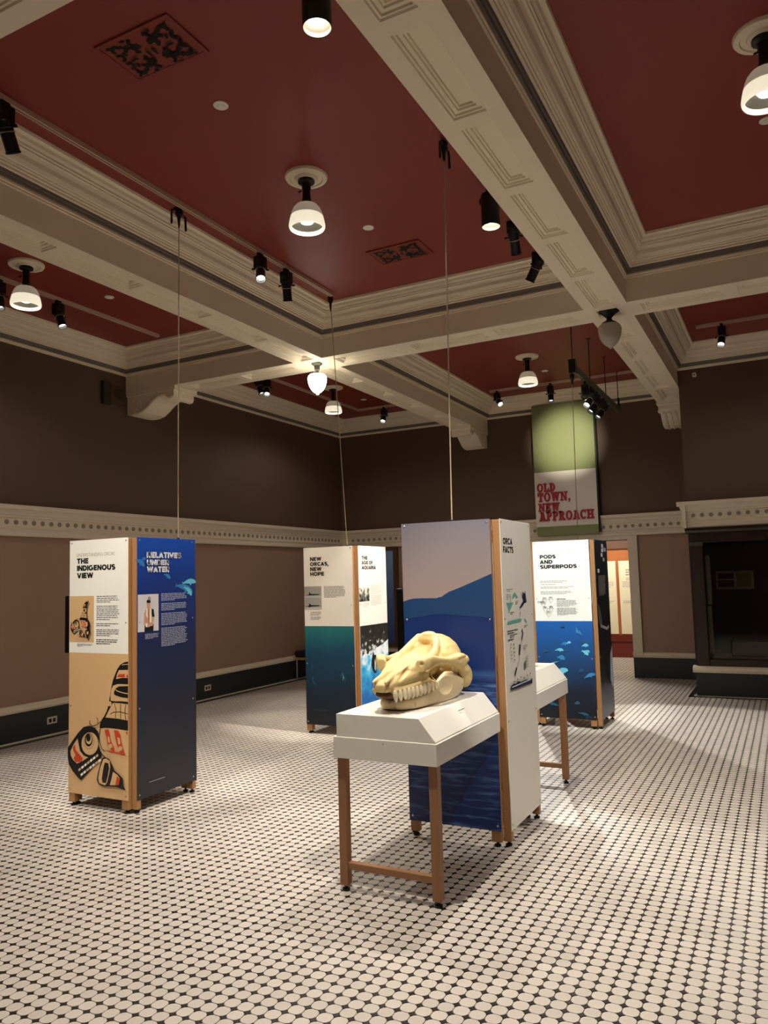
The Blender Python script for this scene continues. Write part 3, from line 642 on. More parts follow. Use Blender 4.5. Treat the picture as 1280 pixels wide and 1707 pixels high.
    if small:                                # the whole animal: back of the fin, body and flukes beyond the crop of the large print
        p([(R - 2, 120), (680, 110), (720, 70), (700, 150), (660, 230), (640, 330), (640, 500), (660, 640), (R - 2, 735)], 'ink')
        p([(R, 735), (660, 640), (730, 740), (760, 860), (740, 1000), (700, 1060), (660, 960), (R, 955)], 'ink'); p([(615, 760), (670, 760), (690, 860), (650, 930), (615, 930)], 'salmon')
        p([(R - 2, 330), (640, 330), (640, 440), (R - 2, 450)], 'tan'); p([(R - 2, 510), (640, 510), (650, 630), (R - 2, 640)], 'salmon')
        p([(620, 1020), (760, 1000), (770, 1100), (720, 1200), (700, 1290), (640, 1290), (640, 1200), (600, 1110)], 'ink'); p([(650, 1070), (720, 1060), (710, 1150), (660, 1160)], 'tan')
P = Print(ff); P.k = 2; whale(P, VB); P.build('whale_artwork', fp)
P = Print(ff); P.k = 3; P.rect(0.003, 0.257, 1.095, 1.435, 'tan')
whale(P, lambda x, y: (0.02 + (x - 75) / 700 * 0.218, 1.404 - (y - 70) / 1220 * 0.28), 0.4, True); P.build('picture', fp)
Q.k = 30; Q.caps('RELATIVES', 0.085, 1.701, 0.044, 'whiteink', 0.362); Q.caps('UNDER', 0.085, 1.648, 0.041, 'whiteink', 0.229); Q.caps('WATER', 0.087, 1.596, 0.043, 'whiteink', 0.229)
Q.build('title', rp); Q = Print(rf)
for u, v, a, b, r, m in ((0.548, 1.522, 0.07, 0.021, 0.05, 'beluga'), (0.495, 1.475, 0.09, 0.027, -0.3, 'beluga2'), (0.535, 1.452, 0.05, 0.02, -0.7, 'beluga'), (0.305, 1.568, 0.035, 0.015, -0.5, 'beluga2'), (0.03, 1.67, 0.045, 0.02, -0.5, 'beluga2'), (0.06, 1.695, 0.02, 0.012, 0.2, 'beluga2')): Q.fish(u, v, a, b, m, r)
Q.build('whale_picture', rp); Q = Print(rf); y = 1.437
for n, sd in ((5, 11), (5, 12), (8, 13), (12, 14)): Q.lines(0.238, y, 0.285, n, 0.0117, 'paleblueink', 0.45, sd, 0.5); y -= n * 0.0117 + 0.0145
Q.lines(0.075, 1.150, 0.135, 5, 0.008, 'paleblueink', 0.4, 15); Q.stroke([(0.113, 0.0985), (0.271, 0.0985)], 0.003, 'paleblueink'); Q.build('body_text', rp)
Q = Print(rf); Q.rect(0.005, 0.211, 1.168, 1.436, 'photogrey')      # photograph of a standing person
Q.poly([(0.068, 1.168), (0.072, 1.22), (0.16, 1.22), (0.158, 1.168)], 'ink'); Q.poly([(0.062, 1.21), (0.066, 1.30), (0.095, 1.345), (0.135, 1.342), (0.16, 1.31), (0.165, 1.25), (0.15, 1.205)], 'tan')
Q.poly([(0.13, 1.335), (0.16, 1.325), (0.17, 1.27), (0.145, 1.27), (0.135, 1.30)], 'ink'); Q.poly([(0.082, 1.20), (0.09, 1.335), (0.10, 1.335), (0.098, 1.20)], 'whiteink'); Q.poly([(0.122, 1.21), (0.126, 1.335), (0.138, 1.335), (0.136, 1.21)], 'whiteink'); Q.stroke([(0.11, 1.21), (0.108, 1.33)], 0.006, 'red')
Q.ell(0.108, 1.363, 0.017, 0.024, 'skin'); Q.poly([(0.088, 1.375), (0.09, 1.392), (0.105, 1.398), (0.127, 1.392), (0.128, 1.372)], 'ink'); Q.poly([(0.1, 1.396), (0.105, 1.42), (0.128, 1.418), (0.132, 1.396)], 'inkgrey'); Q.ell(0.085, 1.255, 0.014, 0.03, 'skin', 0.3); Q.ell(0.12, 1.215, 0.03, 0.012, 'skin', 0.5)
Q.build('picture', rp)
def monitor(label, x, y0, y1, face):
    o = thing('monitor', label, 'monitor', (x, (y0 + y1) / 2, 1.1))
    G().bbox(x - 0.055, x - 0.012, y0, y1, 1.10, 1.53, 0.004).build('housing', 'blackplastic', o); G().box(x - 0.0565, x - 0.055, y0 + 0.02, y1 - 0.02, 1.12, 1.51).build('screen', 'blackplastic', o)
    G().box(x - 0.012, face, (y0 + y1) / 2 - 0.1, (y0 + y1) / 2 + 0.1, 1.2, 1.42).build('wall_mount', 'black', o)
monitor('black monitor on the hidden left side of the orca artwork tower', -4.85, 4.125, 4.70, -4.804)

# --- tower 2 (centre)
o, fp, rp, P, Q, ff, rf = tower('exhibit_tower', 'large near exhibit tower printed with a dusk mountain and sea behind the skull', -2.195, 4.46, 0.018, 'water', 'boardgrey', '', '')
P.rect(0, 0.6, 1.34, PH, 'sky')
P.poly([(0, 1.24), (0, 1.354), (0.036, 1.365), (0.07, 1.3723), (0.147, 1.3737), (0.231, 1.3726), (0.245, 1.378), (0.264, 1.3798), (0.285, 1.393), (0.315, 1.4107), (0.389, 1.4357), (0.454, 1.4605), (0.519, 1.4851), (0.6, 1.5170), (0.6, 1.249), (0.446, 1.2602), (0.244, 1.2757)], 'mountain')
P.build('landscape_print', fp)
Q.caps('ORCA', 0.049, 1.694, 0.041, 'ink', 0.178); Q.caps('FACTS', 0.046, 1.642, 0.041, 'ink', 0.196); Q.build('title', rp); Q = Print(rf)
Q.lines(0.078, 1.418, 0.13, 2, 0.010, 'inktext', 0.4, 3); Q.lines(0.07, 1.385, 0.06, 3, 0.012, 'inktext', 0.4, 31)
Q.poly([(0.175, 1.35), (0.2, 1.385), (0.24, 1.394), (0.297, 1.36), (0.255, 1.353), (0.24, 1.368)], 'teal'); Q.poly([(0.06, 1.335), (0.2, 1.333), (0.15, 1.30), (0.10, 1.268), (0.09, 1.30)], 'teal'); Q.stroke([(0.14, 1.385), (0.142, 1.335)], 0.01, 'teal'); Q.lines(0.24, 1.34, 0.06, 3, 0.009, 'inktext', 0.4, 32); Q.lines(0.13, 1.275, 0.08, 2, 0.009, 'inktext', 0.4, 33)
Q.poly([(0.35, 1.395), (0.39, 1.36), (0.395, 1.395), (0.43, 1.38), (0.45, 1.40), (0.47, 1.323), (0.42, 1.318), (0.38, 1.30), (0.315, 1.285), (0.30, 1.265), (0.325, 1.30), (0.40, 1.335)], 'navyink'); Q.stroke([(0.33, 1.27), (0.31, 1.235)], 0.008, 'inkgrey')
Q.poly([(0.06, 1.212), (0.08, 1.222), (0.33, 1.226), (0.35, 1.216), (0.33, 1.206), (0.08, 1.202)], 'teal'); Q.poly([(0.40, 1.225), (0.44, 1.212), (0.46, 1.188), (0.43, 1.195)], 'teal'); Q.lines(0.40, 1.178, 0.07, 2, 0.01, 'inktext', 0.4, 34)
Q.lines(0.055, 1.165, 0.22, 2, 0.014, 'ink', 0.4, 35); Q.lines(0.1, 1.138, 0.16, 2, 0.011, 'inktext', 0.4, 36); Q.lines(0.06, 1.112, 0.18, 1, 0.014, 'ink', 0.5, 37)
Q.stroke([(0.34, 1.155), (0.36, 1.13), (0.33, 1.09)], 0.022, 'inktext'); Q.stroke([(0.33, 1.09), (0.29, 1.03), (0.27, 0.98), (0.22, 0.93)], 0.004, 'inktext'); Q.stroke([(0.285, 1.065), (0.27, 1.0)], 0.022, 'ink'); Q.stroke([(0.205, 0.93), (0.16, 0.885)], 0.018, 'ink')
for k in range(5): Q.lines(0.10, 1.085 - k * 0.022, 0.02, 1, 0.012, 'inktext', 0.5, k, 1); Q.lines(0.15, 1.08 - k * 0.024, 0.025, 1, 0.014, 'inktext', 0.5, k, 1)
Q.lines(0.345, 1.052, 0.09, 3, 0.01, 'inktext', 0.45, 39); Q.stroke([(0.40, 0.985), (0.40, 0.905)], 0.006, 'inktext'); Q.poly([(0.35, 0.905), (0.36, 0.95), (0.385, 0.955), (0.385, 0.905)], 'inktext')
for k in range(5): Q.rect(0.40, 0.44, 0.91 + k * 0.016, 0.914 + k * 0.016, 'inkgrey')
Q.poly([(0.06, 0.834), (0.12, 0.842), (0.16, 0.836), (0.20, 0.846), (0.27, 0.834), (0.36, 0.836), (0.42, 0.828), (0.5, 0.826), (0.5, 0.796), (0.06, 0.808)], 'navyink')
for k in range(6): Q.ell(0.13 + 0.065 * k, 0.852 + 0.006 * (k % 3), 0.008, 0.006, 'navyink')
Q.lines(0.08, 0.828, 0.38, 1, 0.02, 'whiteink', 0.3, 41, 1); Q.build('fact_graphics', rp)
monitor('black monitor on the hidden left side of the mountain and sea tower', -2.195 - 0.022, 4.51, 5.10, -2.217)

# --- tower 3 (back left)
o, fp, rp, P, Q, ff, rf = tower('exhibit_tower', 'farther exhibit tower at left with teal underwater print and pool photo side', -4.595, 6.95, 0, 'teal_sea', 'board', '', '')
P.rect(0, 0.6, 1.022, PH, 'boardgrey').build('white_header', fp); P = Print(ff); P.k = 3
for t, v, wd in (('NEW', 1.709, 0.143), ('ORCAS,', 1.655, 0.231), ('NEW', 1.602, 0.143), ('HOPE', 1.5503, 0.172)): P.caps(t, 0.08, v, 0.040, 'ink', wd)
P.build('title', fp); P = Print(ff); P.k = 3; P.lines(0.247, 1.437, 0.262, 11, 0.0112, 'inktext', 0.4, 51, 0.55); P.lines(0.075, 1.172, 0.135, 4, 0.011, 'inktext', 0.35, 52, 0.8); P.lines(0.075, 1.122, 0.135, 4, 0.010, 'inktext', 0.35, 53, 0.8)
P.build('body_text', fp); P = Print(ff); P.k = 3
for dv in (0, -0.118):
    P.rect(0.0, 0.216, 1.316 + dv, 1.44 + dv, 'inkgrey' if dv else 'inkgrey'); P.rect(0.0, 0.216, 1.316 + dv, 1.336 + dv, 'inklight')
    P.poly([(0.015, 1.348 + dv), (0.06, 1.354 + dv), (0.062, 1.385 + dv), (0.085, 1.360 + dv), (0.20, 1.358 + dv), (0.18, 1.350 + dv), (0.09, 1.346 + dv), (0.06, 1.336 + dv if dv else 1.345), (0.05, 1.346 + dv)], 'ink')
P.build('picture', fp); P = Print(ff)
for u, v, r in ((0.08, 0.60, 0.9), (0.10, 0.43, 2.2), (0.44, 0.52, 1.2), (0.475, 0.485, 1.9), (0.09, 0.475, 1.3)): P.fish(u, v, 0.024, 0.009, 'beluga3', r)
P.poly([(0.45, 0.56), (0.47, 0.50), (0.45, 0.46), (0.46, 0.51)], 'teal'); P.lines(0.09, 0.155, 0.15, 1, 0.012, 'inktext', 0.3, 60, 1); P.build('whale_picture', fp)
for t, v, wd in (('THE', 1.706, 0.125), ('AGE OF', 1.656, 0.238), ('AQUARIA', 1.604, 0.305)): Q.caps(t, 0.07, v, 0.037, 'ink', wd)
Q.build('title', rp); Q = Print(rf); Q.rect(0, 0.225, 1.27, 1.412, 'bwphoto'); Q.rect(0, 0.616, 0, 1.02, 'show_crowd'); Q.poly([(0, 0.0), (0, 0.70), (0.1, 0.74), (0.2, 0.70), (0.35, 0.77), (0.5, 0.80), (0.616, 0.84), (0.616, 0.0)], 'show_pool')
Q.poly([(0.235, 0.665), (0.268, 0.748), (0.29, 0.70), (0.335, 0.695), (0.32, 0.62), (0.332, 0.51), (0.29, 0.505), (0.25, 0.545), (0.22, 0.60)], 'ink'); Q.poly([(0.30, 0.66), (0.315, 0.62), (0.31, 0.53), (0.295, 0.56)], 'whiteink')
Q.build('picture', rp); Q = Print(rf); Q.lines(0.25, 1.436, 0.255, 8, 0.0125, 'inklight', 0.35, 61); Q.lines(0.25, 1.33, 0.255, 10, 0.0118, 'inklight', 0.35, 62, 0.5); Q.lines(0.08, 1.255, 0.15, 4, 0.012, 'inklight', 0.35, 63); Q.build('body_text', rp)

# --- tower 4 (back right)
o, fp, rp, P, Q, ff, rf = tower('exhibit_tower', 'farthest exhibit tower at right with white head and deep blue beluga print', -2.43, 8.12, 0.047, 'bluesea', 'mosaic', '', '')
P.rect(0, 0.6, 1.006, PH, 'boardcool').build('white_header', fp); P = Print(ff); P.k = 3
P.text('UNDERSTANDING ORCAS', 0.073, 1.722, 0.022, 'inklight', -0.004, 0.394)
for t, v, wd in (('PODS', 1.666, 0.173), ('AND', 1.611, 0.136), ('SUPERPODS', 1.559, 0.392)): P.caps(t, 0.075, v, 0.040, 'ink', wd)
P.build('title', fp); P = Print(ff); P.k = 3
for y, n, wd in ((1.428, 2, 0.30), (1.393, 1, 0.21), (1.366, 2, 0.37), (1.318, 3, 0.35)): P.lines(0.07, y, wd, n, 0.0125, 'inktext', 0.3, int(y * 100), 0.8)
P.lines(0.238, 1.24, 0.10, 1, 0.014, 'ink', 0.5, 70, 1); P.lines(0.238, 1.222, 0.22, 6, 0.0115, 'inktext', 0.35, 71); P.lines(0.238, 1.142, 0.22, 7, 0.0115, 'inktext', 0.35, 72, 0.5)
for u, v in ((0.11, 1.232), (0.177, 1.238), (0.093, 1.192), (0.113, 1.138), (0.177, 1.142), (0.147, 1.088)): P.stroke([(u - 0.026, v), (u + 0.026, v), (u, v - 0.045), (u - 0.026, v)], 0.004, 'inkgrey'); P.lines(u - 0.02, v + 0.022, 0.04, 2, 0.009, 'inktext', 0.45, int(u * 999), 1)
P.lines(0.03, 1.215, 0.045, 2, 0.009, 'inktext', 0.5, 79, 1); P.build('body_text', fp); P = Print(ff)
for u, v, a, b, r, m in ((0.30, 0.772, 0.035, 0.016, 0.1, 'beluga2'), (0.345, 0.785, 0.022, 0.012, 0.2, 'beluga'), (0.20, 0.778, 0.025, 0.01, 0.6, 'beluga3'), (0.515, 0.758, 0.032, 0.016, 0.1, 'beluga'), (0.50, 0.79, 0.05, 0.012, -0.2, 'beluga3'), (0.245, 0.708, 0.04, 0.016, 0.0, 'beluga'), (0.305, 0.70, 0.025, 0.01, 0.3, 'beluga3'), (0.515, 0.685, 0.036, 0.02, -0.6, 'beluga'), (0.542, 0.70, 0.02, 0.01, -0.5, 'beluga'), (0.26, 0.629, 0.038, 0.025, -0.2, 'beluga2'), (0.10, 0.692, 0.03, 0.013, 0.4, 'beluga3'), (0.25, 0.482, 0.075, 0.032, 0.45, 'beluga'), (0.46, 0.50, 0.03, 0.016, 0.4, 'beluga3'), (0.55, 0.454, 0.055, 0.02, 0.35, 'beluga2'), (0.405, 0.167, 0.028, 0.018, 0.2, 'beluga3'), (0.47, 0.06, 0.05, 0.014, -0.2, 'beluga3'), (0.13, 0.15, 0.08, 0.014, -0.2, 'beluga3'), (0.44, 0.905, 0.012, 0.035, 0.3, 'beluga2'), (0.47, 0.885, 0.01, 0.03, 0.5, 'beluga2'), (0.29, 0.955, 0.022, 0.01, 0.2, 'beluga3')): P.fish(u, v, a, b, m, r)
P.poly([(0.12, 0.545), (0.16, 0.575), (0.24, 0.59), (0.20, 0.575), (0.15, 0.55)], 'beluga'); P.lines(0.49, 0.035, 0.07, 2, 0.012, 'beluga3', 0.5, 81, 1); P.build('whale_picture', fp)
rr = random.Random(5)
for k in range(9): u = rr.uniform(0.02, 0.5); v = rr.uniform(1.5, 1.8); Q.rect(u, u + 0.09, v, v + 0.04, rr.choice(['whiteink', 'paleblueink', 'beluga3', 'navyink']))
Q.lines(0.1, 1.47, 0.36, 18, 0.012, 'inklight', 0.35, 90); Q.poly([(0.0, 1.2), (0.2, 1.1), (0.26, 0.95), (0.5, 0.9), (0.616, 0.75), (0.5, 0.3), (0.3, 0.35), (0.35, 0.7), (0.1, 0.9)], 'ink'); Q.poly([(0.0, 1.2), (0.12, 1.12), (0.18, 0.98), (0.1, 0.92), (0.02, 1.0)], 'inktext'); Q.stroke([(0.1, 0.95), (0.4, 0.90), (0.5, 0.92)], 0.03, 'inklight'); Q.poly([(0.5, 0.62), (0.616, 0.70), (0.616, 0.3), (0.55, 0.25), (0.45, 0.35)], 'paleblueink'); Q.build('picture', rp)

# ------------------------------------------------------------------ suspension cables
def cable(label, top, bot, clips):
    o = thing('suspension_cable', label, 'cable', (bot[0], bot[1], bot[2]), 'tower suspension cables')
    d = Vector(bot) - Vector(top); G().tube([Vector(top) + d * (k / 6) for k in range(7)], 0.0042, 6).build('cord', 'cable', o)
    t = Vector(top); g = G(); g.lathe([(0.022, 0), (0.028, -0.01), (0.028, -0.05), (0.014, -0.075), (0.008, -0.13), (0.004, -0.16)], t + Vector((0, 0, 0.05)), 10); g.build('track_clip', 'black', o)
    if clips:
        g = G()
        for k, (a, b) in enumerate(((-0.05, -0.09), (0.045, 0.06))): g.tube([t + Vector((0, a, 0.03)), t + Vector((0.0, a * 0.6, 0.045)), t + Vector((0, 0, 0.03)), t + Vector((0.01, b, 0.0)), t + Vector((0.012, b * 1.05, -0.11))], 0.009, 6)
        g.build('clamp_hook', 'black', o)
    G().lathe([(0.012, 0), (0.012, 0.012), (0.004, 0.02)], bot, 10).build('anchor', 'black', o)
cable('pale cord holding the orca artwork tower to the ceiling track', (-4.00, 4.40, 4.44), (-4.17, 4.56, 1.938), True)
cable('pale cord running from the ceiling track corner to the teal underwater tower', (-3.98, 6.60, 4.44), (-4.08, 7.00, 1.938), False)
cable('pale cord above the mountain and sea tower', (-1.86, 4.59, 4.44), (-1.85, 4.48, 1.938), True)
cable('pale cord hanging in front of the green banner to the beluga tower', (-2.04, 8.64, 3.80), (-2.03, 8.50, 1.938), False)

# ------------------------------------------------------------------ white exhibit tables
def table(label, y0, y1, near):
    x0, x1 = -2.165, -1.575; o = thing('exhibit_table', label, 'table', ((x0 + x1) / 2, (y0 + y1) / 2, 0), 'white exhibit tables')
    G().bbox(x0, x1, y0, y1, 0.675, 0.785, 0.003).build('tray', 'white', o)
    g = G(); prof = [(x0 + 0.02, 0.785), (x0 + 0.02, 0.90), (-1.672, 0.90), (x1 - 0.008, 0.792), (x1 - 0.008, 0.785)]
    g.prism(prof, lambda a, z, h: (a, h, z), y0 + 0.004, y1 - 0.004); g.build('sloped_deck', 'white', o)
    for a in (x0 + 0.012, x1 - 0.058):
        for b in ((y0 + 0.02,) if near else (y1 - 0.066,)):
            l = G().bbox(a, a + 0.046, b, b + 0.046, 0.03, 0.675, 0.002).build('leg', 'tablewood', o)
            G().lathe([(0.02, 0), (0.02, 0.012), (0.009, 0.016), (0.009, 0.03)], (a + 0.023, b + 0.023, 0), 12).build('levelling_foot', 'black', l)
    for b in ((y0 + 0.025,) if near else (y1 - 0.06,)): G().bbox(x0 + 0.058, x1 - 0.058, b, b + 0.036, 0.112, 0.146, 0.002).build('stretcher', 'tablewood', o)
    G().lathe([(0.004, 0), (0.004, 0.0015)], (-1.87, y0 - 0.0012, 0.765), 8, 0, Matrix.Rotation(PI / 2, 3, 'X')).build('screw', 'steel', o)
    return o
t1 = table('white exhibit table with wooden legs carrying the skull', 3.52, 4.452, True)
t2 = table('white sloped exhibit table with wooden legs partly behind the mountain and sea tower', 5.118, 6.04, False)
def slope(yc):
    a, b = Vector((-1.672, 0, 0.90)), Vector((-1.583, 0, 0.792)); L = (b - a).length; n = Vector((0.108, 0, 0.089)).normalized()
    return lambda u, v, h: tuple(Vector((0, yc + u, 0)) + b + (a - b) * (v / L) + n * (h + 0.0003))
P = Print(slope(3.98)); P.lines(0.0, 0.10, 0.09, 1, 0.008, 'inktext', 0.5, 3, 1); P.lines(0.0, 0.085, 0.03, 1, 0.006, 'inkgrey', 0.5, 4, 1); P.build('caption', t1)
P = Print(lambda u, v, h: (-1.72 - v, 5.2 + u, 0.9004 + h))
for u, v in ((0.1, 0.02), (0.25, 0.03), (0.42, 0.02), (0.3, 0.13), (0.5, 0.13), (0.15, 0.16), (0.6, 0.05)): P.ell(u, v, 0.055, 0.035, 'inkgrey'); P.ell(u, v, 0.05, 0.030, 'white'); P.lines(u - 0.03, v + 0.012, 0.06, 3, 0.011, 'inktext', 0.4, int(u * 100), 0.7)
P.build('line_drawings', t2)

# ------------------------------------------------------------------ skull
SO = Vector((-1.90, 3.56, 0.90))
def blob(bm, c, r, rot=(0, 0, 0), seg=20):
    from mathutils import Euler
    mt = Matrix.Translation(c) @ Euler(rot).to_matrix().to_4x4() @ Matrix.Diagonal((r[0], r[1], r[2], 1))
    bmesh.ops.create_uvsphere(bm, u_segments=seg, v_segments=seg // 2, radius=1, matrix=mt)
def loft(bm, secs, n=20):
    """secs: (s, centre l, half width, z low, z high, squareness)"""
    rings = []
    for s, l, hw, z0, z1, p in secs:
        ring = []
        for i in range(n):
            a = 2 * PI * i / n; c, d = math.cos(a), math.sin(a)
            x = math.copysign(abs(c) ** p, c) * hw; z = math.copysign(abs(d) ** p, d) * (z1 - z0) / 2
            ring.append(bm.verts.new((l + x, s, (z0 + z1) / 2 + z)))
        rings.append(ring)
    for a, b in zip(rings, rings[1:]):
        for i in range(n): bm.faces.new((a[i], a[(i + 1) % n], b[(i + 1) % n], b[i]))
    bm.faces.new(rings[0][::-1]); bm.faces.new(rings[-1])
def remeshed(bm, name, mname, parent, voxel, smooth, cuts=(), dents=()):
    bmesh.ops.recalc_face_normals(bm, faces=bm.faces[:])
    me = bpy.data.meshes.new(name); bm.to_mesh(me); bm.free(); o = bpy.data.objects.new(name, me); col.objects.link(o)
    rm = o.modifiers.new('r', 'REMESH'); rm.mode = 'VOXEL'; rm.voxel_size = voxel
    if smooth: s_ = o.modifiers.new('s', 'SMOOTH'); s_.iterations = smooth; s_.factor = 0.5
    dg = bpy.context.evaluated_depsgraph_get(); dg.update(); m2 = bpy.data.meshes.new_from_object(o.evaluated_get(dg)); bpy.data.objects.remove(o)
    m2.name = name
    n = len(m2.vertices); co = np.empty(n * 3, np.float32); m2.vertices.foreach_get('co', co); co = co.reshape(-1, 3)
    no = np.empty(n * 3, np.float32); m2.vertices.foreach_get('normal', no); no = no.reshape(-1, 3)
    for c, r, dep in dents:                     # shaped hollows (dep > 0) and ridges (dep < 0) along the surface normal
        q = ((co - np.array(c)) / np.array(r)); k = np.clip(1 - (q ** 2).sum(1), 0, 1); co -= no * (dep * np.sqrt(k) * k ** 0.3)[:, None]
    m2.vertices.foreach_set('co', co.ravel().copy()); m2.update(); m2.materials.clear(); m2.materials.append(M[mname])
    m2.polygons.foreach_set('use_smooth', [True] * len(m2.polygons))
    o = bpy.data.objects.new(name, m2); col.objects.link(o); o.parent = parent; return o
skull = thing('whale_skull', 'cream orca skull with bared teeth resting on the white table', 'skull', SO)
b = bmesh.new()
loft(b, [(0.0, 0, 0.034, 0.118, 0.152, 0.8), (0.02, 0, 0.052, 0.108, 0.166, 0.8), (0.08, 0, 0.074, 0.106, 0.192, 0.85), (0.18, 0, 0.096, 0.106, 0.218, 0.85), (0.30, 0, 0.118, 0.108, 0.242, 0.85), (0.40, 0, 0.130, 0.12, 0.252, 0.85), (0.50, 0, 0.13, 0.14, 0.278, 0.9), (0.58, 0, 0.11, 0.15, 0.335, 0.95), (0.66, 0, 0.12, 0.15, 0.355, 1)])
blob(b, (0.005, 0.68, 0.215), (0.165, 0.175, 0.152)); blob(b, (0.005, 0.60, 0.335), (0.062, 0.05, 0.048)); blob(b, (0, 0.72, 0.17), (0.12, 0.13, 0.12))
blob(b, (0, 0.81, 0.14), (0.055, 0.06, 0.055)); blob(b, (0.012, 0.60, 0.366), (0.042, 0.045, 0.018))
for sd in (-1, 1):
    loft(b, [(0.245, sd * 0.115, 0.03, 0.19, 0.255, 0.6), (0.27, sd * 0.135, 0.034, 0.20, 0.274, 0.6), (0.30, sd * 0.150, 0.030, 0.212, 0.280, 0.7), (0.36, sd * 0.17, 0.026, 0.222, 0.266, 0.8), (0.46, sd * 0.18, 0.022, 0.214, 0.252, 0.8), (0.56, sd * 0.185, 0.028, 0.195, 0.258, 0.8), (0.66, sd * 0.18, 0.038, 0.16, 0.256, 0.9), (0.72, sd * 0.165, 0.045, 0.10, 0.24, 0.9), (0.77, sd * 0.15, 0.045, 0.07, 0.17, 0.9)])
    # maxillary crests rising either side of the facial bowl
    loft(b, [(0.20, sd * 0.066, 0.020, 0.15, 0.220, 0.9), (0.30, sd * 0.090, 0.024, 0.18, 0.246, 0.9), (0.40, sd * 0.098, 0.024, 0.20, 0.270, 0.9), (0.48, sd * 0.094, 0.024, 0.22, 0.298, 0.9), (0.55, sd * 0.076, 0.026, 0.24, 0.338, 0.9), (0.60, sd * 0.050, 0.032, 0.25, 0.374, 0.9)], 14)
    blob(b, (sd * 0.19, 0.61, 0.238), (0.028, 0.09, 0.022)); blob(b, (sd * 0.165, 0.755, 0.115), (0.045, 0.055, 0.07)); blob(b, (sd * 0.185, 0.70, 0.205), (0.03, 0.05, 0.04))
    blob(b, (sd * 0.026, 0.08, 0.184), (0.018, 0.10, 0.016), (0.22, 0, sd * 0.12)); blob(b, (sd * 0.055, 0.20, 0.214), (0.016, 0.12, 0.016), (0.2, 0, -sd * 0.15))
    loft(b, [(0.04, sd * 0.052, 0.020, 0.100, 0.132, 0.8), (0.2, sd * 0.086, 0.022, 0.100, 0.14, 0.8), (0.42, sd * 0.122, 0.022, 0.105, 0.16, 0.8)], 12)
sk = remeshed(b, 'cranium', 'bone', skull, 0.0055, 3, dents=[((0.01, 0.50, 0.275), (0.075, 0.085, 0.075), 0.034), ((0, 0.12, 0.20), (0.012, 0.16, 0.05), 0.014), ((0.07, 0.14, 0.20), (0.010, 0.12, 0.05), 0.008), ((0.0, 0.41, 0.27), (0.024, 0.03, 0.05), 0.018),
    ((0.15, 0.53, 0.30), (0.035, 0.11, 0.04), 0.022), ((-0.15, 0.53, 0.30), (0.035, 0.11, 0.04), 0.022), ((0.15, 0.47, 0.165), (0.06, 0.14, 0.05), 0.045), ((0.205, 0.62, 0.232), (0.03, 0.09, 0.006), 0.007), ((0.205, 0.58, 0.222), (0.03, 0.03, 0.012), 0.007), ((0.2, 0.70, 0.18), (0.04, 0.05, 0.03), 0.02), ((0.125, 0.25, 0.235), (0.012, 0.012, 0.012), 0.012), ((0.105, 0.20, 0.20), (0.008, 0.008, 0.008), 0.010), ((0.11, 0.32, 0.20), (0.012, 0.07, 0.008), 0.007)])
b = bmesh.new()
for sd in (-1, 1):
    loft(b, [(0.10, sd * 0.018, 0.024, 0.022, 0.060, 0.9), (0.125, sd * 0.032, 0.032, 0.008, 0.062, 0.9), (0.16, sd * 0.05, 0.036, 0.002, 0.063, 0.8), (0.22, sd * 0.074, 0.040, 0.000, 0.066, 0.8), (0.34, sd * 0.102, 0.036, 0.000, 0.076, 0.8), (0.45, sd * 0.124, 0.026, 0.0, 0.135, 0.7), (0.53, sd * 0.138, 0.020, 0.0, 0.165, 0.7), (0.60, sd * 0.147, 0.016, 0.0, 0.158, 0.7), (0.67, sd * 0.152, 0.018, 0.012, 0.13, 0.8), (0.72, sd * 0.152, 0.02, 0.035, 0.105, 0.8)])
    blob(b, (sd * 0.15, 0.70, 0.085), (0.028, 0.035, 0.035))
blob(b, (0, 0.135, 0.034), (0.038, 0.042, 0.028))
jaw = remeshed(b, 'lower_jaw', 'bonepale', skull, 0.0055, 3, dents=[((0.15, 0.50, 0.09), (0.05, 0.08, 0.05), 0.012), ((0.085, 0.14, 0.035), (0.03, 0.008, 0.008), 0.008), ((0.10, 0.20, 0.03), (0.03, 0.008, 0.008), 0.008)])
g = G(); R3 = Matrix.Rotation(-PI / 2, 3, 'X')
blobm = bmesh.new(); blob(blobm, (0, 0.04, 0.098), (0.05, 0.03, 0.02)); blob(blobm, (0, 0.13, 0.100), (0.06, 0.09, 0.012)); loft(blobm, [(0.06, 0, 0.035, 0.07, 0.11, 0.8), (0.2, 0, 0.082, 0.055, 0.112, 0.8), (0.42, 0, 0.118, 0.07, 0.12, 0.8)])
remeshed(blobm, 'palate', 'bonedark', skull, 0.006, 2)
def tooth(l, s, z0, z1, r, lean):
    h = z1 - z0; g = G(); n = 10; prof = [(0, 0.55), (0.18, 0.85), (0.45, 1.0), (0.7, 0.82), (0.88, 0.5), (1.0, 0.12)]
    v = []; c0 = SO + Vector((l, s, z0))
    for t, k in prof: v += [(c0.x + lean * t + r * k * math.cos(2 * PI * i / n), c0.y + r * k * 0.8 * math.sin(2 * PI * i / n) + 0.004 * t, c0.z + h * t) for i in range(n)]
    f = [(k * n + i, k * n + (i + 1) % n, (k + 1) * n + (i + 1) % n, (k + 1) * n + i) for k in range(len(prof) - 1) for i in range(n)] + [list(range(n)), [5 * n + i for i in range(n)]]
    g.add(v, f); return g
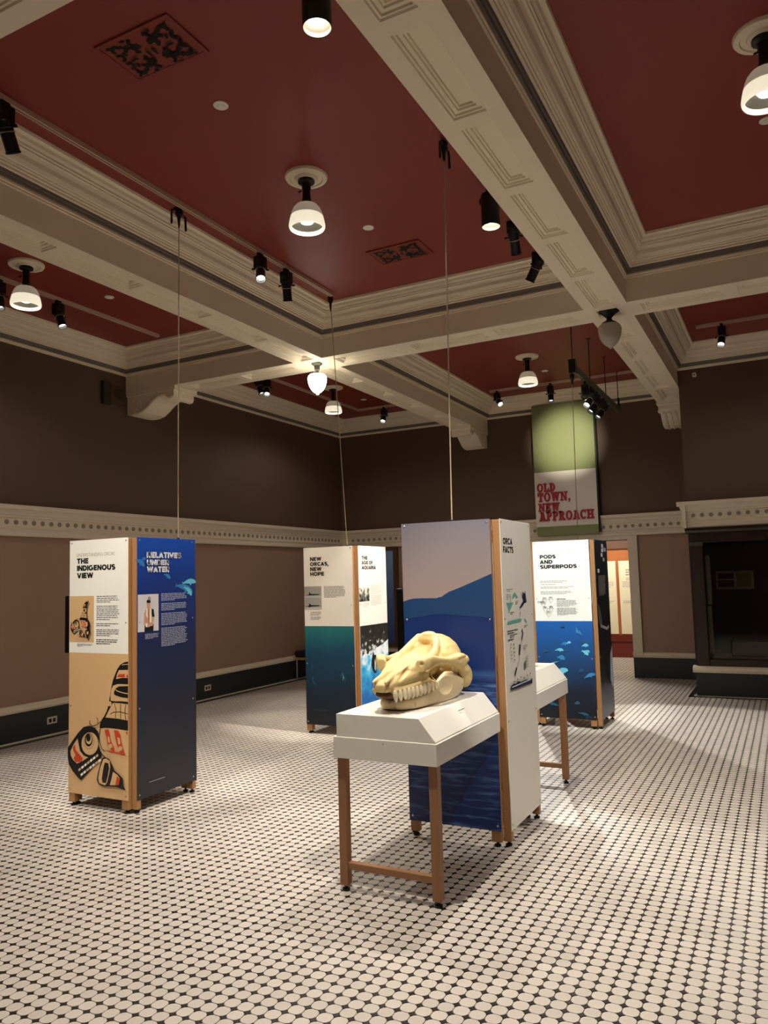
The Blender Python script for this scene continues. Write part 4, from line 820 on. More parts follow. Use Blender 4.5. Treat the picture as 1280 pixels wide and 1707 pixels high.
for sd in (-1, 1):
    for k in range(12):
        t = k / 11; s = 0.035 + 0.385 * t; l = sd * (0.052 + 0.078 * t ** 0.85)
        sz = 0.0150 - 0.002 * abs(t - 0.45); hh = 0.060 - 0.020 * t
        if sd < 0 and k < 3: continue
        tooth(l + sd * 0.016, s, 0.122 + 0.006 * t, 0.122 - hh, sz, sd * 0.004).build('tooth', 'tooth', skull, smooth=True)
        if 2 < k < 11: tooth(l + sd * 0.004, s + 0.017, 0.054 + 0.018 * t, 0.054 + 0.018 * t + 0.046 - 0.014 * t, sz * 0.95, sd * 0.006).build('tooth', 'tooth', skull, smooth=True)

# ------------------------------------------------------------------ bench
o = thing('bench', 'low bench with black cushion against the left wall', 'bench', (-6.85, 10.78, 0))
G().bbox(XL + 0.06, -6.1, 10.53, 11.0, 0.32, 0.36, 0.004).build('seat_board', 'benchwood', o); G().bbox(XL + 0.07, -6.11, 10.54, 10.99, 0.36, 0.46, 0.02).build('cushion', 'cushion', o)
for a in (XL + 0.1, -6.16):
    for b_ in (10.56, 10.96): G().lathe([(0.012, 0), (0.012, 0.32)], (a, b_, 0), 10).build('leg', 'steel', o)

# ------------------------------------------------------------------ blue poster panel in a wooden frame, standing in for a glazed doorway
o = thing('framed_doorway_view', 'tall pale blue panel standing in for a doorway, in a brown frame on the back wall', 'doorway_view', (-6.45, YB - 0.03, 0.40))
g = G(); x0, x1 = -6.85, -6.10; g.box(x0, x0 + 0.07, YB - 0.06, YB, 0.40, 2.14); g.box(x1 - 0.08, x1, YB - 0.06, YB, 0.40, 2.14); g.box(x0 + 0.07, x1 - 0.08, YB - 0.06, YB, 2.08, 2.14); g.box(x0 + 0.07, x1 - 0.08, YB - 0.06, YB, 0.40, 0.46); g.build('frame', 'walnut', o)
G().box(x0 + 0.07, x1 - 0.08, YB - 0.04, YB - 0.036, 0.46, 2.08).build('picture', 'doorway_view', o, loc=(x0, YB, 0))

# ------------------------------------------------------------------ banner
o = thing('hanging_banner', 'tall green and white banner with red raised letters above the doorway', 'banner', (-3.07, 12.14, 2.22))
bx0, bx1, byf = -3.545, -2.562, 12.12
G().box(bx0, bx1, byf, byf + 0.05, 3.22, 4.31).build('green_field', 'green', o); G().box(bx0, bx1, byf, byf + 0.05, 2.345, 3.22).build('white_field', 'bannerwhite', o); G().box(bx0 + 0.01, bx1, byf + 0.004, byf + 0.05, 2.2, 2.345).build('green_hem', 'green', o)
G().box(bx1, bx1 + 0.025, byf - 0.004, byf + 0.13, 2.22, 4.31).build('black_edge', 'black', o)
def slab(ch):
    """heavy slab-serif capital in a unit-high box: list of polygons, width"""
    t, s = 0.28, 0.11; bar = lambda x0, x1, y0, y1: [(x0, y0), (x1, y0), (x1, y1), (x0, y1)]
    def arc(cx, cy, ax, ay, a0, a1, w, n=14):
        out = []
        for i in range(n):
            p, q = [math.radians(a0 + (a1 - a0) * k / n) for k in (i, i + 1)]
            out.append([(cx + ax * math.cos(p), cy + ay * math.sin(p)), (cx + ax * math.cos(q), cy + ay * math.sin(q)), (cx + (ax - w) * math.cos(q), cy + (ay - w * 0.75) * math.sin(q)), (cx + (ax - w) * math.cos(p), cy + (ay - w * 0.75) * math.sin(p))])
        return out
    stem = lambda x: [bar(x, x + t, 0, 1), bar(x - s, x + t + s, 0, 0.17), bar(x - s, x + t + s, 0.83, 1)]
    dg = lambda x0, x1, y0, y1, w=0.25: [[(x0, y0), (x0 + w, y0), (x1 + w, y1), (x1, y1)]]
    if ch == 'O': return arc(0.46, 0.5, 0.46, 0.52, 0, 360, 0.25, 26), 0.92
    if ch == 'L': return stem(s) + [bar(s, 0.78, 0, 0.2), bar(0.62, 0.78, 0, 0.4)], 0.80
    if ch == 'D': return stem(s) + arc(0.36, 0.5, 0.5, 0.5, -90, 90, 0.24) + [bar(s, 0.36, 0, 0.19), bar(s, 0.36, 0.81, 1)], 0.88
    if ch == 'T': return [bar(0.30, 0.30 + t, 0, 1), bar(0.16, 0.68, 0, 0.17), bar(0, 0.84, 0.8, 1), bar(0, 0.15, 0.6, 1), bar(0.69, 0.84, 0.6, 1)], 0.86
    if ch == 'W': return dg(0.30, 0.10, 0, 1, 0.23) + dg(0.30, 0.52, 0, 1, 0.21) + dg(0.76, 0.52, 0, 1, 0.21) + dg(0.76, 1.0, 0, 1, 0.22) + [bar(0, 0.44, 0.83, 1), bar(0.42, 0.84, 0.83, 1), bar(0.88, 1.3, 0.83, 1)], 1.3
    if ch == 'N': return [bar(0.12, 0.30, 0, 1), bar(0, 0.42, 0, 0.17), bar(0, 0.35, 0.83, 1), bar(0.72, 0.90, 0, 1), bar(0.6, 1.02, 0.83, 1)] + [[(0.12, 1), (0.38, 1), (0.9, 0), (0.66, 0)]], 1.02
    if ch == 'E': return stem(s) + [bar(s, 0.82, 0, 0.18), bar(s, 0.80, 0.82, 1), bar(s, 0.6, 0.42, 0.58), bar(0.66, 0.82, 0, 0.36), bar(0.64, 0.80, 0.64, 1), bar(0.5, 0.62, 0.34, 0.66)], 0.84
    if ch == 'A': return [[(0.12, 0), (0.34, 0), (0.56, 1), (0.36, 1)], [(0.66, 0), (0.92, 0), (0.68, 1), (0.42, 1)], bar(0.3, 0.74, 0.22, 0.38), bar(0, 0.44, 0, 0.17), bar(0.58, 1.02, 0, 0.17), bar(0.22, 0.6, 0.83, 1)], 1.0
    if ch == 'P': return stem(s) + arc(0.42, 0.70, 0.40, 0.30, -90, 90, 0.24) + [bar(s, 0.44, 0.81, 1), bar(s, 0.44, 0.40, 0.57)], 0.84
    if ch == 'R': return stem(s) + arc(0.42, 0.72, 0.38, 0.28, -90, 90, 0.23) + [bar(s, 0.44, 0.81, 1), bar(s, 0.44, 0.44, 0.59), [(0.42, 0.5), (0.64, 0.5), (0.86, 0), (0.6, 0)], bar(0.6, 0.96, 0, 0.17)], 0.96
    if ch == 'C': return arc(0.46, 0.5, 0.46, 0.52, 40, 320, 0.25, 22) + [bar(0.68, 0.82, 0.66, 1.0)], 0.86
    if ch == 'H': return [bar(0.12, 0.36, 0, 1), bar(0, 0.48, 0, 0.17), bar(0, 0.48, 0.83, 1), bar(0.66, 0.90, 0, 1), bar(0.54, 1.02, 0, 0.17), bar(0.54, 1.02, 0.83, 1), bar(0.3, 0.7, 0.41, 0.6)], 1.02
    if ch == ',': return [[(0.05, 0.0), (0.29, 0.0), (0.29, 0.22), (0.05, 0.22)], [(0.15, 0.0), (0.29, 0.0), (0.17, -0.2), (0.07, -0.2)]], 0.3
for ln, (word, u0, u1, v, h) in enumerate((('OLD', 0.04, 0.335, 2.905, 0.135), ('TOWN,', 0.045, 0.565, 2.745, 0.145), ('NEW', 0.05, 0.395, 2.59, 0.13), ('APPROACH', 0.055, 0.925, 2.435, 0.145))):
    gl = [slab(c) for c in word]; tot = sum(w_ for _, w_ in gl) + 0.07 * (len(gl) - 1); k = (u1 - u0) / tot; x = bx0 + u0
    for c, (polys, w_) in zip(word, gl):
        g = G()
        for i, p in enumerate(polys): g.prism([(x + a * k, v + b_ * h) for a, b_ in p], lambda a, b_, d: (a, byf - d, b_), 0.0, 0.022 + 0.0002 * (i % 5))
        g.build('letter', 'crimson', o); x += (w_ + 0.07) * k

# ------------------------------------------------------------------ lamps
def bell(label, x, y):
    o = thing('ceiling_lamp', label, 'lamp', (x, y, 4.12), 'opal glass ceiling lamps'); c = (x, y, 0)
    G().lathe([(0.155, 4.51), (0.155, 4.502), (0.148, 4.49), (0.12, 4.486), (0.115, 4.494), (0.085, 4.492), (0.08, 4.482), (0.06, 4.478)], c, 36).build('ceiling_rose', 'cream', o, smooth=True)
    G().lathe([(0.06, 4.486), (0.06, 4.462), (0.036, 4.452), (0.03, 4.44), (0.033, 4.42), (0.028, 4.40), (0.03, 4.345), (0.034, 4.33), (0.028, 4.322), (0.03, 4.31), (0.055, 4.298), (0.066, 4.288), (0.062, 4.28)], c, 24).build('stem', 'black', o, smooth=True)
    G().tube([(x - 0.03, y - 0.02, 4.40), (x - 0.05, y - 0.03, 4.39)], 0.006, 6).build('thumb_screw', 'black', o)
    G().lathe([(0.05, 4.294), (0.078, 4.288), (0.097, 4.266), (0.110, 4.236), (0.118, 4.205), (0.114, 4.205), (0.094, 4.258), (0.05, 4.282)], c, 32, caps=False).build('glass_shade', 'shadetop', o, smooth=True)
    G().lathe([(0.118, 4.205), (0.126, 4.172), (0.131, 4.145), (0.130, 4.128), (0.125, 4.118), (0.117, 4.117), (0.112, 4.125), (0.116, 4.145), (0.112, 4.205)], c, 32, caps=False).build('lit_glass_band', 'shadeglow', o, smooth=True)
    G().lathe([(0.02, 4.27), (0.022, 4.24), (0.045, 4.215), (0.052, 4.19), (0.045, 4.165), (0.02, 4.155)], c, 20).build('bulb', 'bulb', o, smooth=True)
    G().lathe([(0.055, 4.178), (0.085, 4.170), (0.114, 4.146)], c, 28, caps=False).build('inner_reflector', 'greyglass', o, smooth=True)
    l = mklight('lamp_light', 'SPOT', (x, y, 4.145), P_BELL, WARM2, 0.06, (x, y, 0), 165, 0.5); l.parent = o; l.location = (0, 0, 0.02)
for lab, x, y in (('lit opal ceiling lamp in the nearest red coffer beside the two small white discs', -2.913, 4.53), ('lit opal ceiling lamp at the left edge in front of the left red coffer', -5.92, 4.53),
                  ('lit opal ceiling lamp behind the bright globe in the far left coffer', -5.97, 9.92), ('lit opal ceiling lamp left of the hanging black lighting bar', -2.93, 9.92), ('lit opal ceiling lamp cut by the right edge of the picture', 0.06, 4.53)):
    bell(lab, x, y)
for x, y in ((-2.93, -0.6), (-5.95, -0.6), (0.06, -0.6), (3.05, -0.6), (3.05, 4.53), (3.05, 9.0), (0.06, 9.0)):
    mklight('lamp_light', 'SPOT', (x, y, 4.145), P_BELL * 0.5, WARM2, 0.06, (x, y, 0), 165, 0.5)
def acorn(label, x, y, lit):
    o = thing('globe_lamp', label, 'lamp', (x, y, 3.67), 'acorn globe lamps'); c = (x, y, 0)
    G().lathe([(0.06, 4.04), (0.062, 4.005), (0.05, 3.995), (0.034, 3.988), (0.03, 3.94), (0.02, 3.93), (0.022, 3.905), (0.045, 3.895), (0.05, 3.885)] if lit else [(0.095, 4.04), (0.095, 4.008), (0.06, 3.985), (0.035, 3.96), (0.022, 3.945), (0.03, 3.925), (0.07, 3.9), (0.075, 3.888)], c, 24).build('holder', 'greytruss' if lit else 'black', o, smooth=True)
    G().lathe([(0.055, 3.892), (0.085, 3.885), (0.102, 3.865), (0.107, 3.84), (0.103, 3.80), (0.092, 3.76), (0.072, 3.72), (0.045, 3.69), (0.018, 3.672), (0.012, 3.66), (0.0, 3.655)], c, 28).build('glass_globe', 'globe' if lit else 'globeoff', o, smooth=True)
    if lit: l = mklight('lamp_light', 'POINT', (x, y, 3.78), P_ACORN, WARM2, 0.105); l.parent = o; l.location = (0, 0, 0.11); l.data.use_shadow = True
acorn('glowing white globe lamp under the left beam crossing', -4.535, 7.2, True)
acorn('unlit grey globe lamp under the right beam crossing', -1.33, 7.2, False)

# ------------------------------------------------------------------ lighting tracks and heads
def track(label, a, b):
    a, b = Vector(a), Vector(b); o = thing('lighting_track', label, 'track', (a + b) / 2, 'cream lighting tracks')
    d = (b - a).normalized(); s = Vector((-d.y, d.x, 0)); g = G()
    prof = [(-0.019, 0), (-0.019, -0.034), (-0.007, -0.034), (-0.007, -0.024), (0.007, -0.024), (0.007, -0.034), (0.019, -0.034), (0.019, 0)]
    g.prism(prof, lambda p, q, h: a + s * p + Vector((0, 0, q)) + d * h, 0, (b - a).length); g.build('rail', 'track', o)
    for p in (a, b): g = G(); g.bbox(p.x - 0.022, p.x + 0.022, p.y - 0.022, p.y + 0.022, p.z - 0.036, p.z, 0.003); g.build('end_cap', 'track', o)
track('cream lighting track along the left side of the nearest red coffer', (-3.95, 2.4, ZC), (-3.95, 6.56, ZC))
track('cream lighting track hidden behind the big right beam', (-1.80, 2.4, ZC), (-1.80, 6.7, ZC))
track('cream lighting track across the left red coffer', (-6.36, 2.4, ZC), (-6.36, 6.62, ZC))
track('cream lighting track along the left of the far left coffer', (-6.39, 7.75, ZC), (-6.39, 11.46, ZC))
track('short cream lighting track across the end of the far left coffer', (-6.34, 11.46, ZC), (-5.0, 11.46, ZC))
track('cream lighting track in front of the green banner', (-3.99, 11.47, ZC), (-1.77, 11.47, ZC))
track('cream lighting track in the far right coffer', (-0.78, 9.78, ZC), (1.1, 9.78, ZC))
def spot(label, x, y, aim, power=0, color=WARM2, angle=40, lit=True, blen=0.17, zt=ZC - 0.034, soft=0.04, blend=0.5, swing=None):
    o = thing('track_spotlight', label, 'spotlight', (x, y, zt - 0.3), 'black track spotlights'); t = Vector((x, y, zt)); piv = t + Vector((0, 0, -0.125))
    d = (Vector(aim) - piv).normalized(); up = Vector((0, 0, 1)); sx = d.cross(up).normalized() if abs(d.z) < 0.995 else Vector((1, 0, 0)); sy = sx.cross(d); R = Matrix((sx, sy, d)).transposed()
    G().bbox(x - 0.016, x + 0.016, y - 0.03, y + 0.03, zt - 0.03, zt + 0.008, 0.003).build('track_adapter', 'black', o)
    G().bbox(x - 0.044, x + 0.044, y - 0.046, y + 0.046, zt - 0.14, zt - 0.03, 0.006).build('transformer_box', 'black', o)
    g = G(); g.lathe([(0.02, -0.065), (0.044, -0.055), (0.048, -0.02), (0.048, 0.03), (0.043, 0.035), (0.041, 0.06), (0.041, blen - 0.012), (0.045, blen - 0.01), (0.045, blen), (0.040, blen), (0.038, blen - 0.034)], piv, 20, 0, R); g.build('barrel', 'black', o, smooth=True)
    G().lathe([(0.0475, 0.052), (0.0475, 0.058)], piv, 20, 0, R).build('trim_ring', 'steel', o)
    for s in (-1, 1): g = G(); g.tube([piv + sx * s * 0.045 + d * 0.03, piv + sx * s * 0.075 + d * 0.03], [0.006, 0.011], 8); g.build('focus_knob', 'black', o)
    G().lathe([(0.036, blen - 0.033), (0.03, blen - 0.028), (0.0, blen - 0.026)], piv, 20, 0, R).build('lens', 'lens' if lit else 'lensdim', o, smooth=True)
    if power:
        p = piv + d * (blen + 0.02); l = mklight('spot_light', 'SPOT', p, power, color, soft, aim, angle, blend)
        l.parent = o; l.location = p - Vector(o.location)
def can(label, x, y, aim, power, angle=80):
    o = thing('downlight', label, 'spotlight', (x, y, 4.17), 'black cylinder downlights'); c = Vector((x, y, 0))
    G().bbox(x - 0.016, x + 0.016, y - 0.05, y + 0.05, 4.44, ZC - 0.03, 0.003).build('track_adapter', 'black', o)
    G().tube([(x, y, 4.445), (x - 0.06, y, 4.435), (x - 0.078, y, 4.41), (x - 0.076, y, 4.37)], 0.008, 8).build('yoke', 'black', o)
    G().lathe([(0.05, 4.44), (0.066, 4.43), (0.07, 4.415), (0.07, 4.185), (0.068, 4.18), (0.066, 4.185), (0.066, 4.235), (0.0, 4.235)], c, 28, caps=False).build('housing', 'black', o, smooth=True)
    G().lathe([(0.0655, 4.183), (0.0655, 4.205), (0.055, 4.215), (0.045, 4.23)], c, 28, caps=False).build('reflector', 'reflector', o, smooth=True)
    G().lathe([(0.045, 4.229), (0.02, 4.222), (0.0, 4.22)], c, 20).build('lamp_face', 'lens', o, smooth=True)
    l = mklight('spot_light', 'SPOT', (x, y, 4.17), power, WARM2, 0.05, aim, angle, 0.7); l.parent = o; l.location = (0, 0, -0.002)
SP = 1.7
can('black cylinder downlight at the top edge beside the big beam', -1.80, 2.92, (-1.88, 3.6, 0), 150 * SP, 84)
can('black cylinder downlight beside the big beam next to the black spotlights', -1.80, 5.32, (-1.6, 5.6, 0), 110 * SP, 90)
spot('black spotlight at the left edge hanging above the cornice', -3.95, 2.86, (-4.5, 5.2, 0), 26 * SP, WARM2, 60, lit=False)
spot('black spotlight facing the viewer, left of a pair above the cornice', -3.95, 5.37, (-2.2, 3.2, 0.0), 70 * SP, WARM2, 44, blend=0.3)
spot('black spotlight aimed away, right of a pair above the cornice', -3.95, 5.77, (-4.5, 7.0, 0.6), 60 * SP, WARM, 34, lit=False)
spot('black spotlight pointing away beside the big beam, glint on its barrel', -1.80, 5.87, (-2.1, 8.1, 1.2), 240 * SP, (0.95, 1.0, 0.94), 26, lit=False)
spot('black spotlight tilted left at the end of the big beam', -1.80, 6.56, (-3.94, 7.3, 1.1), 330 * SP, WARM2, 26)
spot('black spotlight cut by the left edge beside the opal lamp', -6.36, 4.58, (-5.4, 4.2, 0), 90 * SP, WARM2, 50)
spot('black spotlight leaning right between the opal lamp and left wall', -6.36, 5.24, (-4.4, 5.2, 0.0), 60 * SP, WARM2, 46)
spot('black spotlight leaning right under the left corbel beam', -6.39, 8.60, (-4.6, 8.6, 0.0), 50 * SP, WARM2, 50)
spot('black spotlight with lit face beside the glowing globe lamp', -6.39, 8.80, (-4.6, 6.4, 0.0), 60 * SP, WARM2, 50)
spot('small black spotlight in the far corner left of the middle corbel', -5.90, 11.46, (-5.2, 8.2, 0.0), 70 * SP, WARM2, 46)
spot('black spotlight with bright face left of the green banner', -3.89, 11.46, (-0.7, 7.7, 0.0), 300 * SP, NEUT, 40, blend=0.25)
spot('black spotlight hanging right above the green banner', -3.04, 11.46, (-2.6, 9.8, 0.0), 60 * SP, NEUT, 60, lit=False)
spot('lone black spotlight in the far right coffer', -0.52, 9.78, (-1.0, 7.0, 0), 50 * SP, NEUT, 60)
# heads out of the picture, then two added spots in view without heads
mklight('spot_light', 'SPOT', (-3.95, 1.2, 4.2), 150 * SP, WARM2, 0.04, (-4.5, 4.08, 1.2), 24, 0.5)
mklight('spot_light', 'SPOT', (-3.95, 1.9, 4.2), 90 * SP, WARM, 0.04, (-1.92, 3.95, 1.05), 20, 0.6)
mklight('spot_light', 'SPOT', (-2.6, 1.2, 4.2), 10 * SP, WARM2, 0.04, (-2.0, 4.46, 1.2), 28, 0.6)
mklight('spot_light', 'SPOT', (0.6, 3.2, 4.2), 110 * SP, NEUT, 0.04, (-1.54, 4.8, 1.2), 30, 0.6)
mklight('spot_light', 'SPOT', (-2.2, 3.4, 4.2), 90 * SP, WARM2, 0.04, (-4.1, 4.4, 1.2), 30, 0.6)  # added lamp with no head modelled, aimed at the dark blue side panel
mklight('spot_light', 'SPOT', (-3.95, 4.9, 4.2), 36 * SP, WARM, 0.04, (-4.3, 6.95, 1.2), 26, 0.6)  # added lamp with no head modelled, aimed at the teal tower front

# hanging lighting bar
o = thing('lighting_bar', 'black lighting bar hanging on thin rods in front of the banner', 'lighting bar', (-2.04, 10.0, 3.92)); X = -2.04
g = G(); g.prism([(-0.02, 0), (-0.02, 0.075), (-0.008, 0.085), (0.008, 0.085), (0.02, 0.075), (0.02, 0)], lambda a, z, h: (X + a, h, 3.905 + z), 8.72, 11.4); g.build('rail', 'greytruss', o)
g = G(); g.bbox(X - 0.04, X + 0.04, 8.66, 8.76, 3.87, 4.03, 0.006); g.build('feed_box', 'black', o); g = G(); g.tube([(X, 11.4, 3.94), (X, 11.44, 3.97), (X, 11.42, 4.12)], 0.016, 8); g.build('end_fitting', 'black', o)
for y in (8.70, 9.59, 10.53, 11.40):
    r_ = G().tube([(X, y, 3.98), (X, y, 4.505)], 0.006, 8).build('hanging_rod', 'black', o); G().lathe([(0.03, 4.51), (0.03, 4.50), (0.01, 4.49)], (X, y, 0), 14).build('ceiling_cup', 'vent', r_)
spot('black spotlight on the hanging bar pointing at the viewer', -2.04, 9.62, (-2.8, 7.6, 1.8), 0, zt=3.893); 
spot('black spotlight on the hanging bar aimed down left', -2.04, 9.95, (-2.9, 9.0, 2.4), 0, zt=3.893, lit=False)
spot('black spotlight on the hanging bar aimed steeply down beside the banner edge', -2.04, 10.35, (-2.9, 9.3, 2.2), 0, zt=3.893, lit=False)
spot('black spotlight on the hanging bar aimed back at the green banner', -2.04, 9.30, (-2.95, 12.12, 3.68), 170 * SP, (1, 0.95, 0.74), 27, zt=3.893, blend=1.0)

# ------------------------------------------------------------------ ceiling vents, discs
def vent(label, x, y):
    o = thing('ceiling_vent', label, 'vent', (x, y, ZC - 0.012), 'scrollwork ceiling vents'); z = ZC - 0.008; w_, h_ = 0.26, 0.165
    g = G(); z0 = ZC
    for a, b_, c, d in ((-w_, w_, -h_, -h_ + 0.02), (-w_, w_, h_ - 0.02, h_), (-w_, -w_ + 0.02, -h_ + 0.02, h_ - 0.02), (w_ - 0.02, w_, -h_ + 0.02, h_ - 0.02)): g.box(x + a, x + b_, y + c, y + d, z - 0.003, z0)
    g.build('rim', 'vent', o); g = G(); g.box(x - w_ + 0.02, x + w_ - 0.02, y - h_ + 0.02, y + h_ - 0.02, z, z0); g.build('plate', 'vent', o)
    P = Print(lambda u, v, h: (x + u, y + v, z - 0.0015 - h)); n = 0
    def arc(cx, cy, r, a0, a1, wd): P.stroke([(cx + r * math.cos(math.radians(a0 + (a1 - a0) * k / 10)), cy + r * math.sin(math.radians(a0 + (a1 - a0) * k / 10))) for k in range(11)], wd, 'ventdark')
    for sx in (-1, 1):
        for sy in (-1, 1):
            m = lambda cx, cy, r, a0, a1, wd: P.stroke([(sx * (cx + r * math.cos(math.radians(a0 + (a1 - a0) * k / 10))), sy * (cy + r * math.sin(math.radians(a0 + (a1 - a0) * k / 10)))) for k in range(11)], wd, 'ventdark')
            m(0.05, 0.035, 0.022, -60, 150, 0.021); m(0.105, 0.045, 0.03, 20, 230, 0.021); m(0.045, 0.095, 0.026, -120, 90, 0.020); m(0.165, 0.09, 0.026, -30, 170, 0.021); m(0.195, 0.035, 0.022, 60, 290, 0.020); m(0.11, 0.105, 0.02, 200, 380, 0.018)
            P.ell(sx * 0.075, sy * 0.068, 0.012, 0.02, 'ventdark', 0.5 * sx * sy, 10); P.ell(sx * 0.15, sy * 0.05, 0.01, 0.018, 'ventdark', -0.4 * sx * sy, 10); P.ell(sx * 0.2, sy * 0.12, 0.016, 0.009, 'ventdark', 0.5 * sx * sy, 10); P.ell(sx * 0.09, sy * 0.13, 0.018, 0.007, 'ventdark', 0.2, 10)
    for sx in (-1, 1): P.ell(sx * 0.125, 0, 0.03, 0.008, 'ventdark', 0, 10); P.ell(sx * 0.02, 0, 0.008, 0.03, 'ventdark', 0, 10)
    P.build('painted_scroll_opening', o)  # flat dark strokes on the plate stand in for shaded openings
vent('scrollwork vent in the red ceiling at the upper left', -2.895, 2.98); vent('scrollwork vent in the red ceiling between the opal lamp and the far cornice', -2.91, 6.05)
def disc(label, x, y, r=0.047):
    o = thing('ceiling_disc', label, 'sprinkler cover', (x, y, ZC - 0.008), 'small white ceiling discs')
    G().lathe([(r, ZC), (r, ZC - 0.004), (r * 0.94, ZC - 0.007)], (x, y, 0), 20).build('cover_plate', 'white', o); G().lathe([(r * 0.5, ZC - 0.006), (r * 0.48, ZC - 0.009)], (x, y, 0), 16).build('centre_cap', 'white', o)
for lab, x, y in (('small white ceiling disc in front of the nearest opal lamp', -2.897, 3.56), ('small white ceiling disc between the opal lamp and the far vent', -2.917, 5.474), ('small white ceiling disc in the left red coffer', -5.917, 5.489), ('small white ceiling disc in the far left coffer', -5.966, 10.87), ('small white ceiling disc right of the lamp near the hanging bar', -2.928, 10.777), ('small white ceiling disc at the right edge of the picture', 0.06, 5.454)): disc(lab, x, y)

# ------------------------------------------------------------------ wall fittings
o = thing('wall_sounder', 'dark brown box with slotted grille high on the left wall beside the corbel', 'wall box', (XL, 6.78, 3.8))
G().bbox(XL, XL + 0.03, 6.72, 6.97, 3.82, 4.06, 0.006).build('housing', 'brownbox', o); G().bbox(XL, XL + 0.05, 6.60, 6.72, 3.80, 4.08, 0.006).build('side_unit', 'browndark', o)
g = G()
for k in range(4): g.box(XL + 0.03, XL + 0.034, 6.79 + k * 0.036, 6.81 + k * 0.036, 3.90, 4.02)
g.build('grille_slot', 'browndark', o)
def outlet(label, y, z):
    o = thing('wall_outlet', label, 'outlet', (XL + 0.036, y, z), 'outlets in the dark baseboard'); x = XL + 0.035
    G().bbox(x, x + 0.006, y - 0.065, y + 0.065, z - 0.038, z + 0.038, 0.002).build('cover_plate', 'outlet', o)
    for s in (-1, 1): G().bbox(x + 0.006, x + 0.0075, y + s * 0.026 - 0.017, y + s * 0.026 + 0.017, z - 0.02, z + 0.02, 0.0006).build('socket', 'black', o)
outlet('cream wall outlet in the dark baseboard left of the orca artwork tower', 5.91, 0.157); outlet('cream wall outlet in the dark baseboard right of the dark blue panel', 8.46, 0.157)
o = thing('wall_sensor', 'tiny pale sensor high on the projecting wall', 'sensor', (-0.93, BRY, 4.13)); G().bbox(-0.955, -0.905, BRY - 0.02, BRY, 4.10, 4.16, 0.006).build('sensor_body', 'trim', o); G().lathe([(0.01, 0), (0.006, 0.008)], (-0.93, BRY - 0.02, 4.13), 10, 0, Matrix.Rotation(PI / 2, 3, 'X')).build('sensor_eye', 'black', o)

# ------------------------------------------------------------------ glass case in the chimney breast
o = thing('display_case', 'dark mahogany glass case built into the projecting wall at right', 'cabinet', (0.2, BRY + 0.2, 0.378))
cx0, cx1 = -1.105, 1.5
G().bbox(cx0, cx0 + 0.145, BRY - 0.02, BRY + 0.06, 0.378, 1.94, 0.006).build('left_stile', 'mahogany', o); G().bbox(cx1 - 0.145, cx1, BRY - 0.02, BRY + 0.06, 0.378, 1.94, 0.006).build('right_stile', 'mahogany', o)
G().bbox(cx0, cx1, BRY - 0.02, BRY + 0.06, 1.94, 2.10, 0.006).build('top_rail', 'mahogany', o); G().bbox(cx0 + 0.145, cx1 - 0.145, BRY - 0.015, BRY + 0.06, 0.378, 0.465, 0.006).build('bottom_rail', 'mahogany', o)
g = G(); g.prism([(0, 2.06), (0.03, 2.07), (0.045, 2.10), (0.06, 2.11), (0.06, 2.13), (0, 2.13)], lambda d, z, h: (h, BRY - 0.02 - d, z), cx0 - 0.05, cx1 + 0.05); g.build('crown_moulding', 'mahogany', o)
g = G(); g.prism([(0, 1.95), (0.025, 1.95), (0.01, 1.90), (0, 1.90)], lambda d, z, h: (h, BRY - 0.02 - d, z), cx0 - 0.01, cx0 + 0.15); g.build('bracket_moulding', 'mahogany', o)
G().box(cx0 + 0.14, cx1 - 0.14, BRY + 0.03, BRY + 0.036, 0.46, 1.945).build('glass_pane', 'glass', o)
g = G(); g.box(cx0 + 0.13, cx1, BRY + 0.06, 12.0, 0.36, 0.42); g.build('case_floor', 'greyinner', o)
g = G(); g.box(cx0 + 0.02, cx0 + 0.07, BRY + 0.06, 12.0, 0.378, 1.95); g.box(cx0 + 0.02, cx1, BRY + 0.06, 12.0, 1.96, 2.0); g.box(cx0 + 0.02, cx1, 11.96, 12.0, 0.4, 1.95); g.build('case_lining', 'darkinner', o)
g = G(); g.bbox(-0.75, 0.1, 11.5, 11.94, 0.42, 0.62, 0.01); g.build('stepped_shelf', 'greyinner', o)
for z0, z1, xa in ((1.17, 1.80, -0.945), (0.56, 1.15, -0.955)): G().bbox(xa, xa + 0.055, BRY + 0.055, BRY + 0.075, z0 - 0.02, z1 - 0.02, 0.003).build('pale_edge_strip', 'greyinner', o)
o = thing('sign_image', 'cream framed image of a sign in the glass, built as a board inside the case', 'sign image', (-0.67, 11.95, 1.31)); a0, a1, b0, b1 = -0.925, -0.44, 1.31, 1.57  # image of a sign showing in the glass, built as a solid board
g = G(); g.box(a0, a0 + 0.025, 11.925, 11.955, b0, b1); g.box(a1 - 0.03, a1, 11.925, 11.955, b0, b1); g.box(a0, a1, 11.925, 11.955, b1 - 0.035, b1); g.box(a0, a1, 11.925, 11.955, b0, b0 + 0.035); g.box(-0.69, -0.665, 11.925, 11.955, b0, b1); g.box(a0, -0.69, 11.925, 11.955, 1.44, 1.455); g.build('frame', 'framecream', o)
g = G(); g.box(a0 + 0.025, -0.69, 11.945, 11.955, b0 + 0.035, 1.44); g.box(a0 + 0.025, -0.69, 11.945, 11.955, 1.455, b1 - 0.035); g.build('purple_field', 'purple', o)
G().box(-0.665, a1 - 0.03, 11.94, 11.955, b0 + 0.035, b1 - 0.035).build('olive_field', 'olive', o)

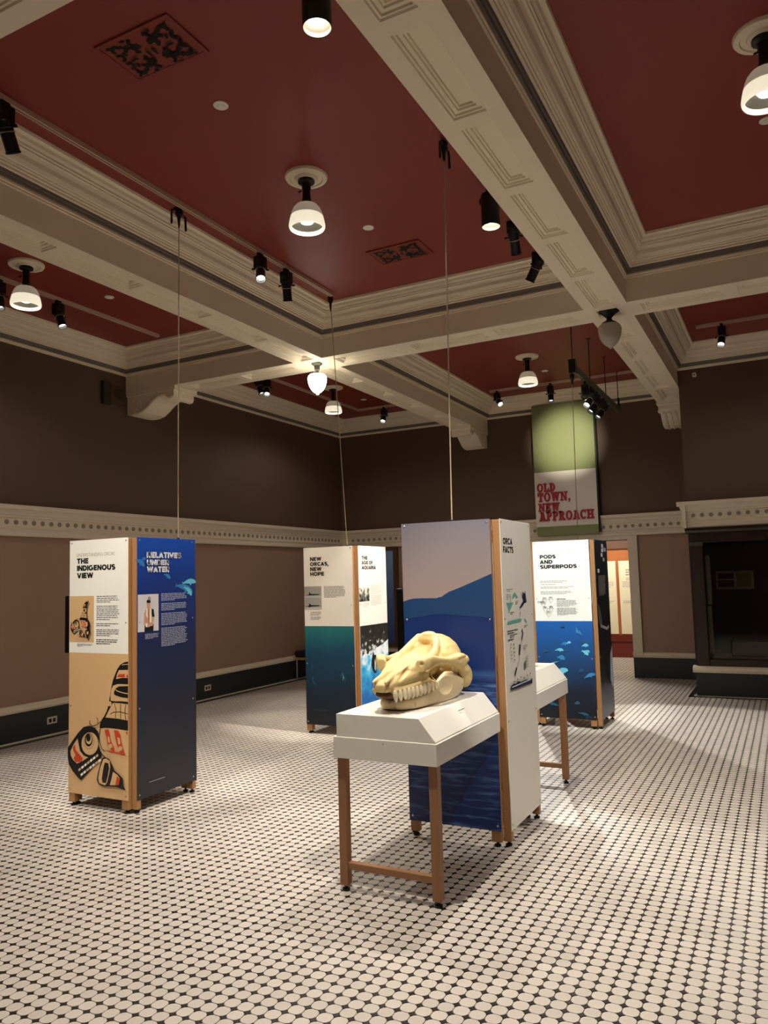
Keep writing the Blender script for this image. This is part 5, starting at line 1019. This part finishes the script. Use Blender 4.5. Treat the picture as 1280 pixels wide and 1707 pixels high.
# ------------------------------------------------------------------ room beyond the doorway
g = G(); g.box(-5.5, -1.3, 15.1, 15.2, 0, 3.0, 0); g.box(-5.5, -5.4, YB + 0.3, 15.1, 0, 3.0, 0); g.box(-1.4, -1.3, YB + 0.3, 15.1, 0, 3.0, 0); struct(g.build('wall_beyond', 'lower'))
g = G(); g.box(-5.5, -1.3, YB + 0.3, 15.2, 3.0, 3.05); struct(g.build('ceiling_beyond', 'trim'))
g = G(); g.box(DX0, DX1, 12.88, 12.93, 0, 0.002); struct(g.build('trim_5', 'trim'))
o = thing('wood_display_wall', 'orange wooden display wall with cream text boards seen through the doorway', 'display wall', (-3.0, 15.05, 0)); yw = 15.06
G().box(-4.6, -2.2, yw, 15.1, 0.40, 2.6).build('back_panelling', 'farwood', o); g = G(); g.box(-4.6, -2.2, yw - 0.05, yw, 0, 0.30); g.box(-4.6, -2.2, yw - 0.07, yw, 0.30, 0.33); g.box(-4.6, -2.2, yw - 0.04, yw, 0.33, 0.41); g.build('skirting', 'farred', o)
G().box(-4.6, -2.2, yw - 0.03, yw, 2.03, 2.2).build('top_rail', 'walnut', o)
for k, (a, b_) in enumerate(((-3.62, -3.20), (-3.17, -2.905), (-2.852, -2.36))):
    bd = G().bbox(a, b_, yw - 0.015, yw, 0.43, 1.80, 0.003).build('text_board', 'farboard', o); P = Print(lambda u, v, h: (a + u, yw - 0.0155 - h, 0.43 + v)); wd = b_ - a
    if k == 2: P.lines(0.13, 1.21, 0.30, 3, 0.045, 'inkgrey', 0.5, 5, 0.9); P.lines(0.13, 1.05, 0.2, 2, 0.03, 'inklight', 0.5, 6)
    P.lines(0.06, 0.98, wd * 0.6, 4, 0.03, 'inklight', 0.4, 7 + k); P.lines(0.06, 0.62, wd * 0.6, 2, 0.03, 'inklight', 0.4, 17 + k); P.build('text_print', bd)
mklight('far_room_light', 'AREA', (-3.2, 14.0, 2.9), 26, WARM2, aim=None).data.size = 1.0
mklight('far_room_spot', 'SPOT', (-2.9, 13.4, 2.9), 45, WARM2, 0.05, (-2.9, 15.06, 1.1), 70, 0.8)
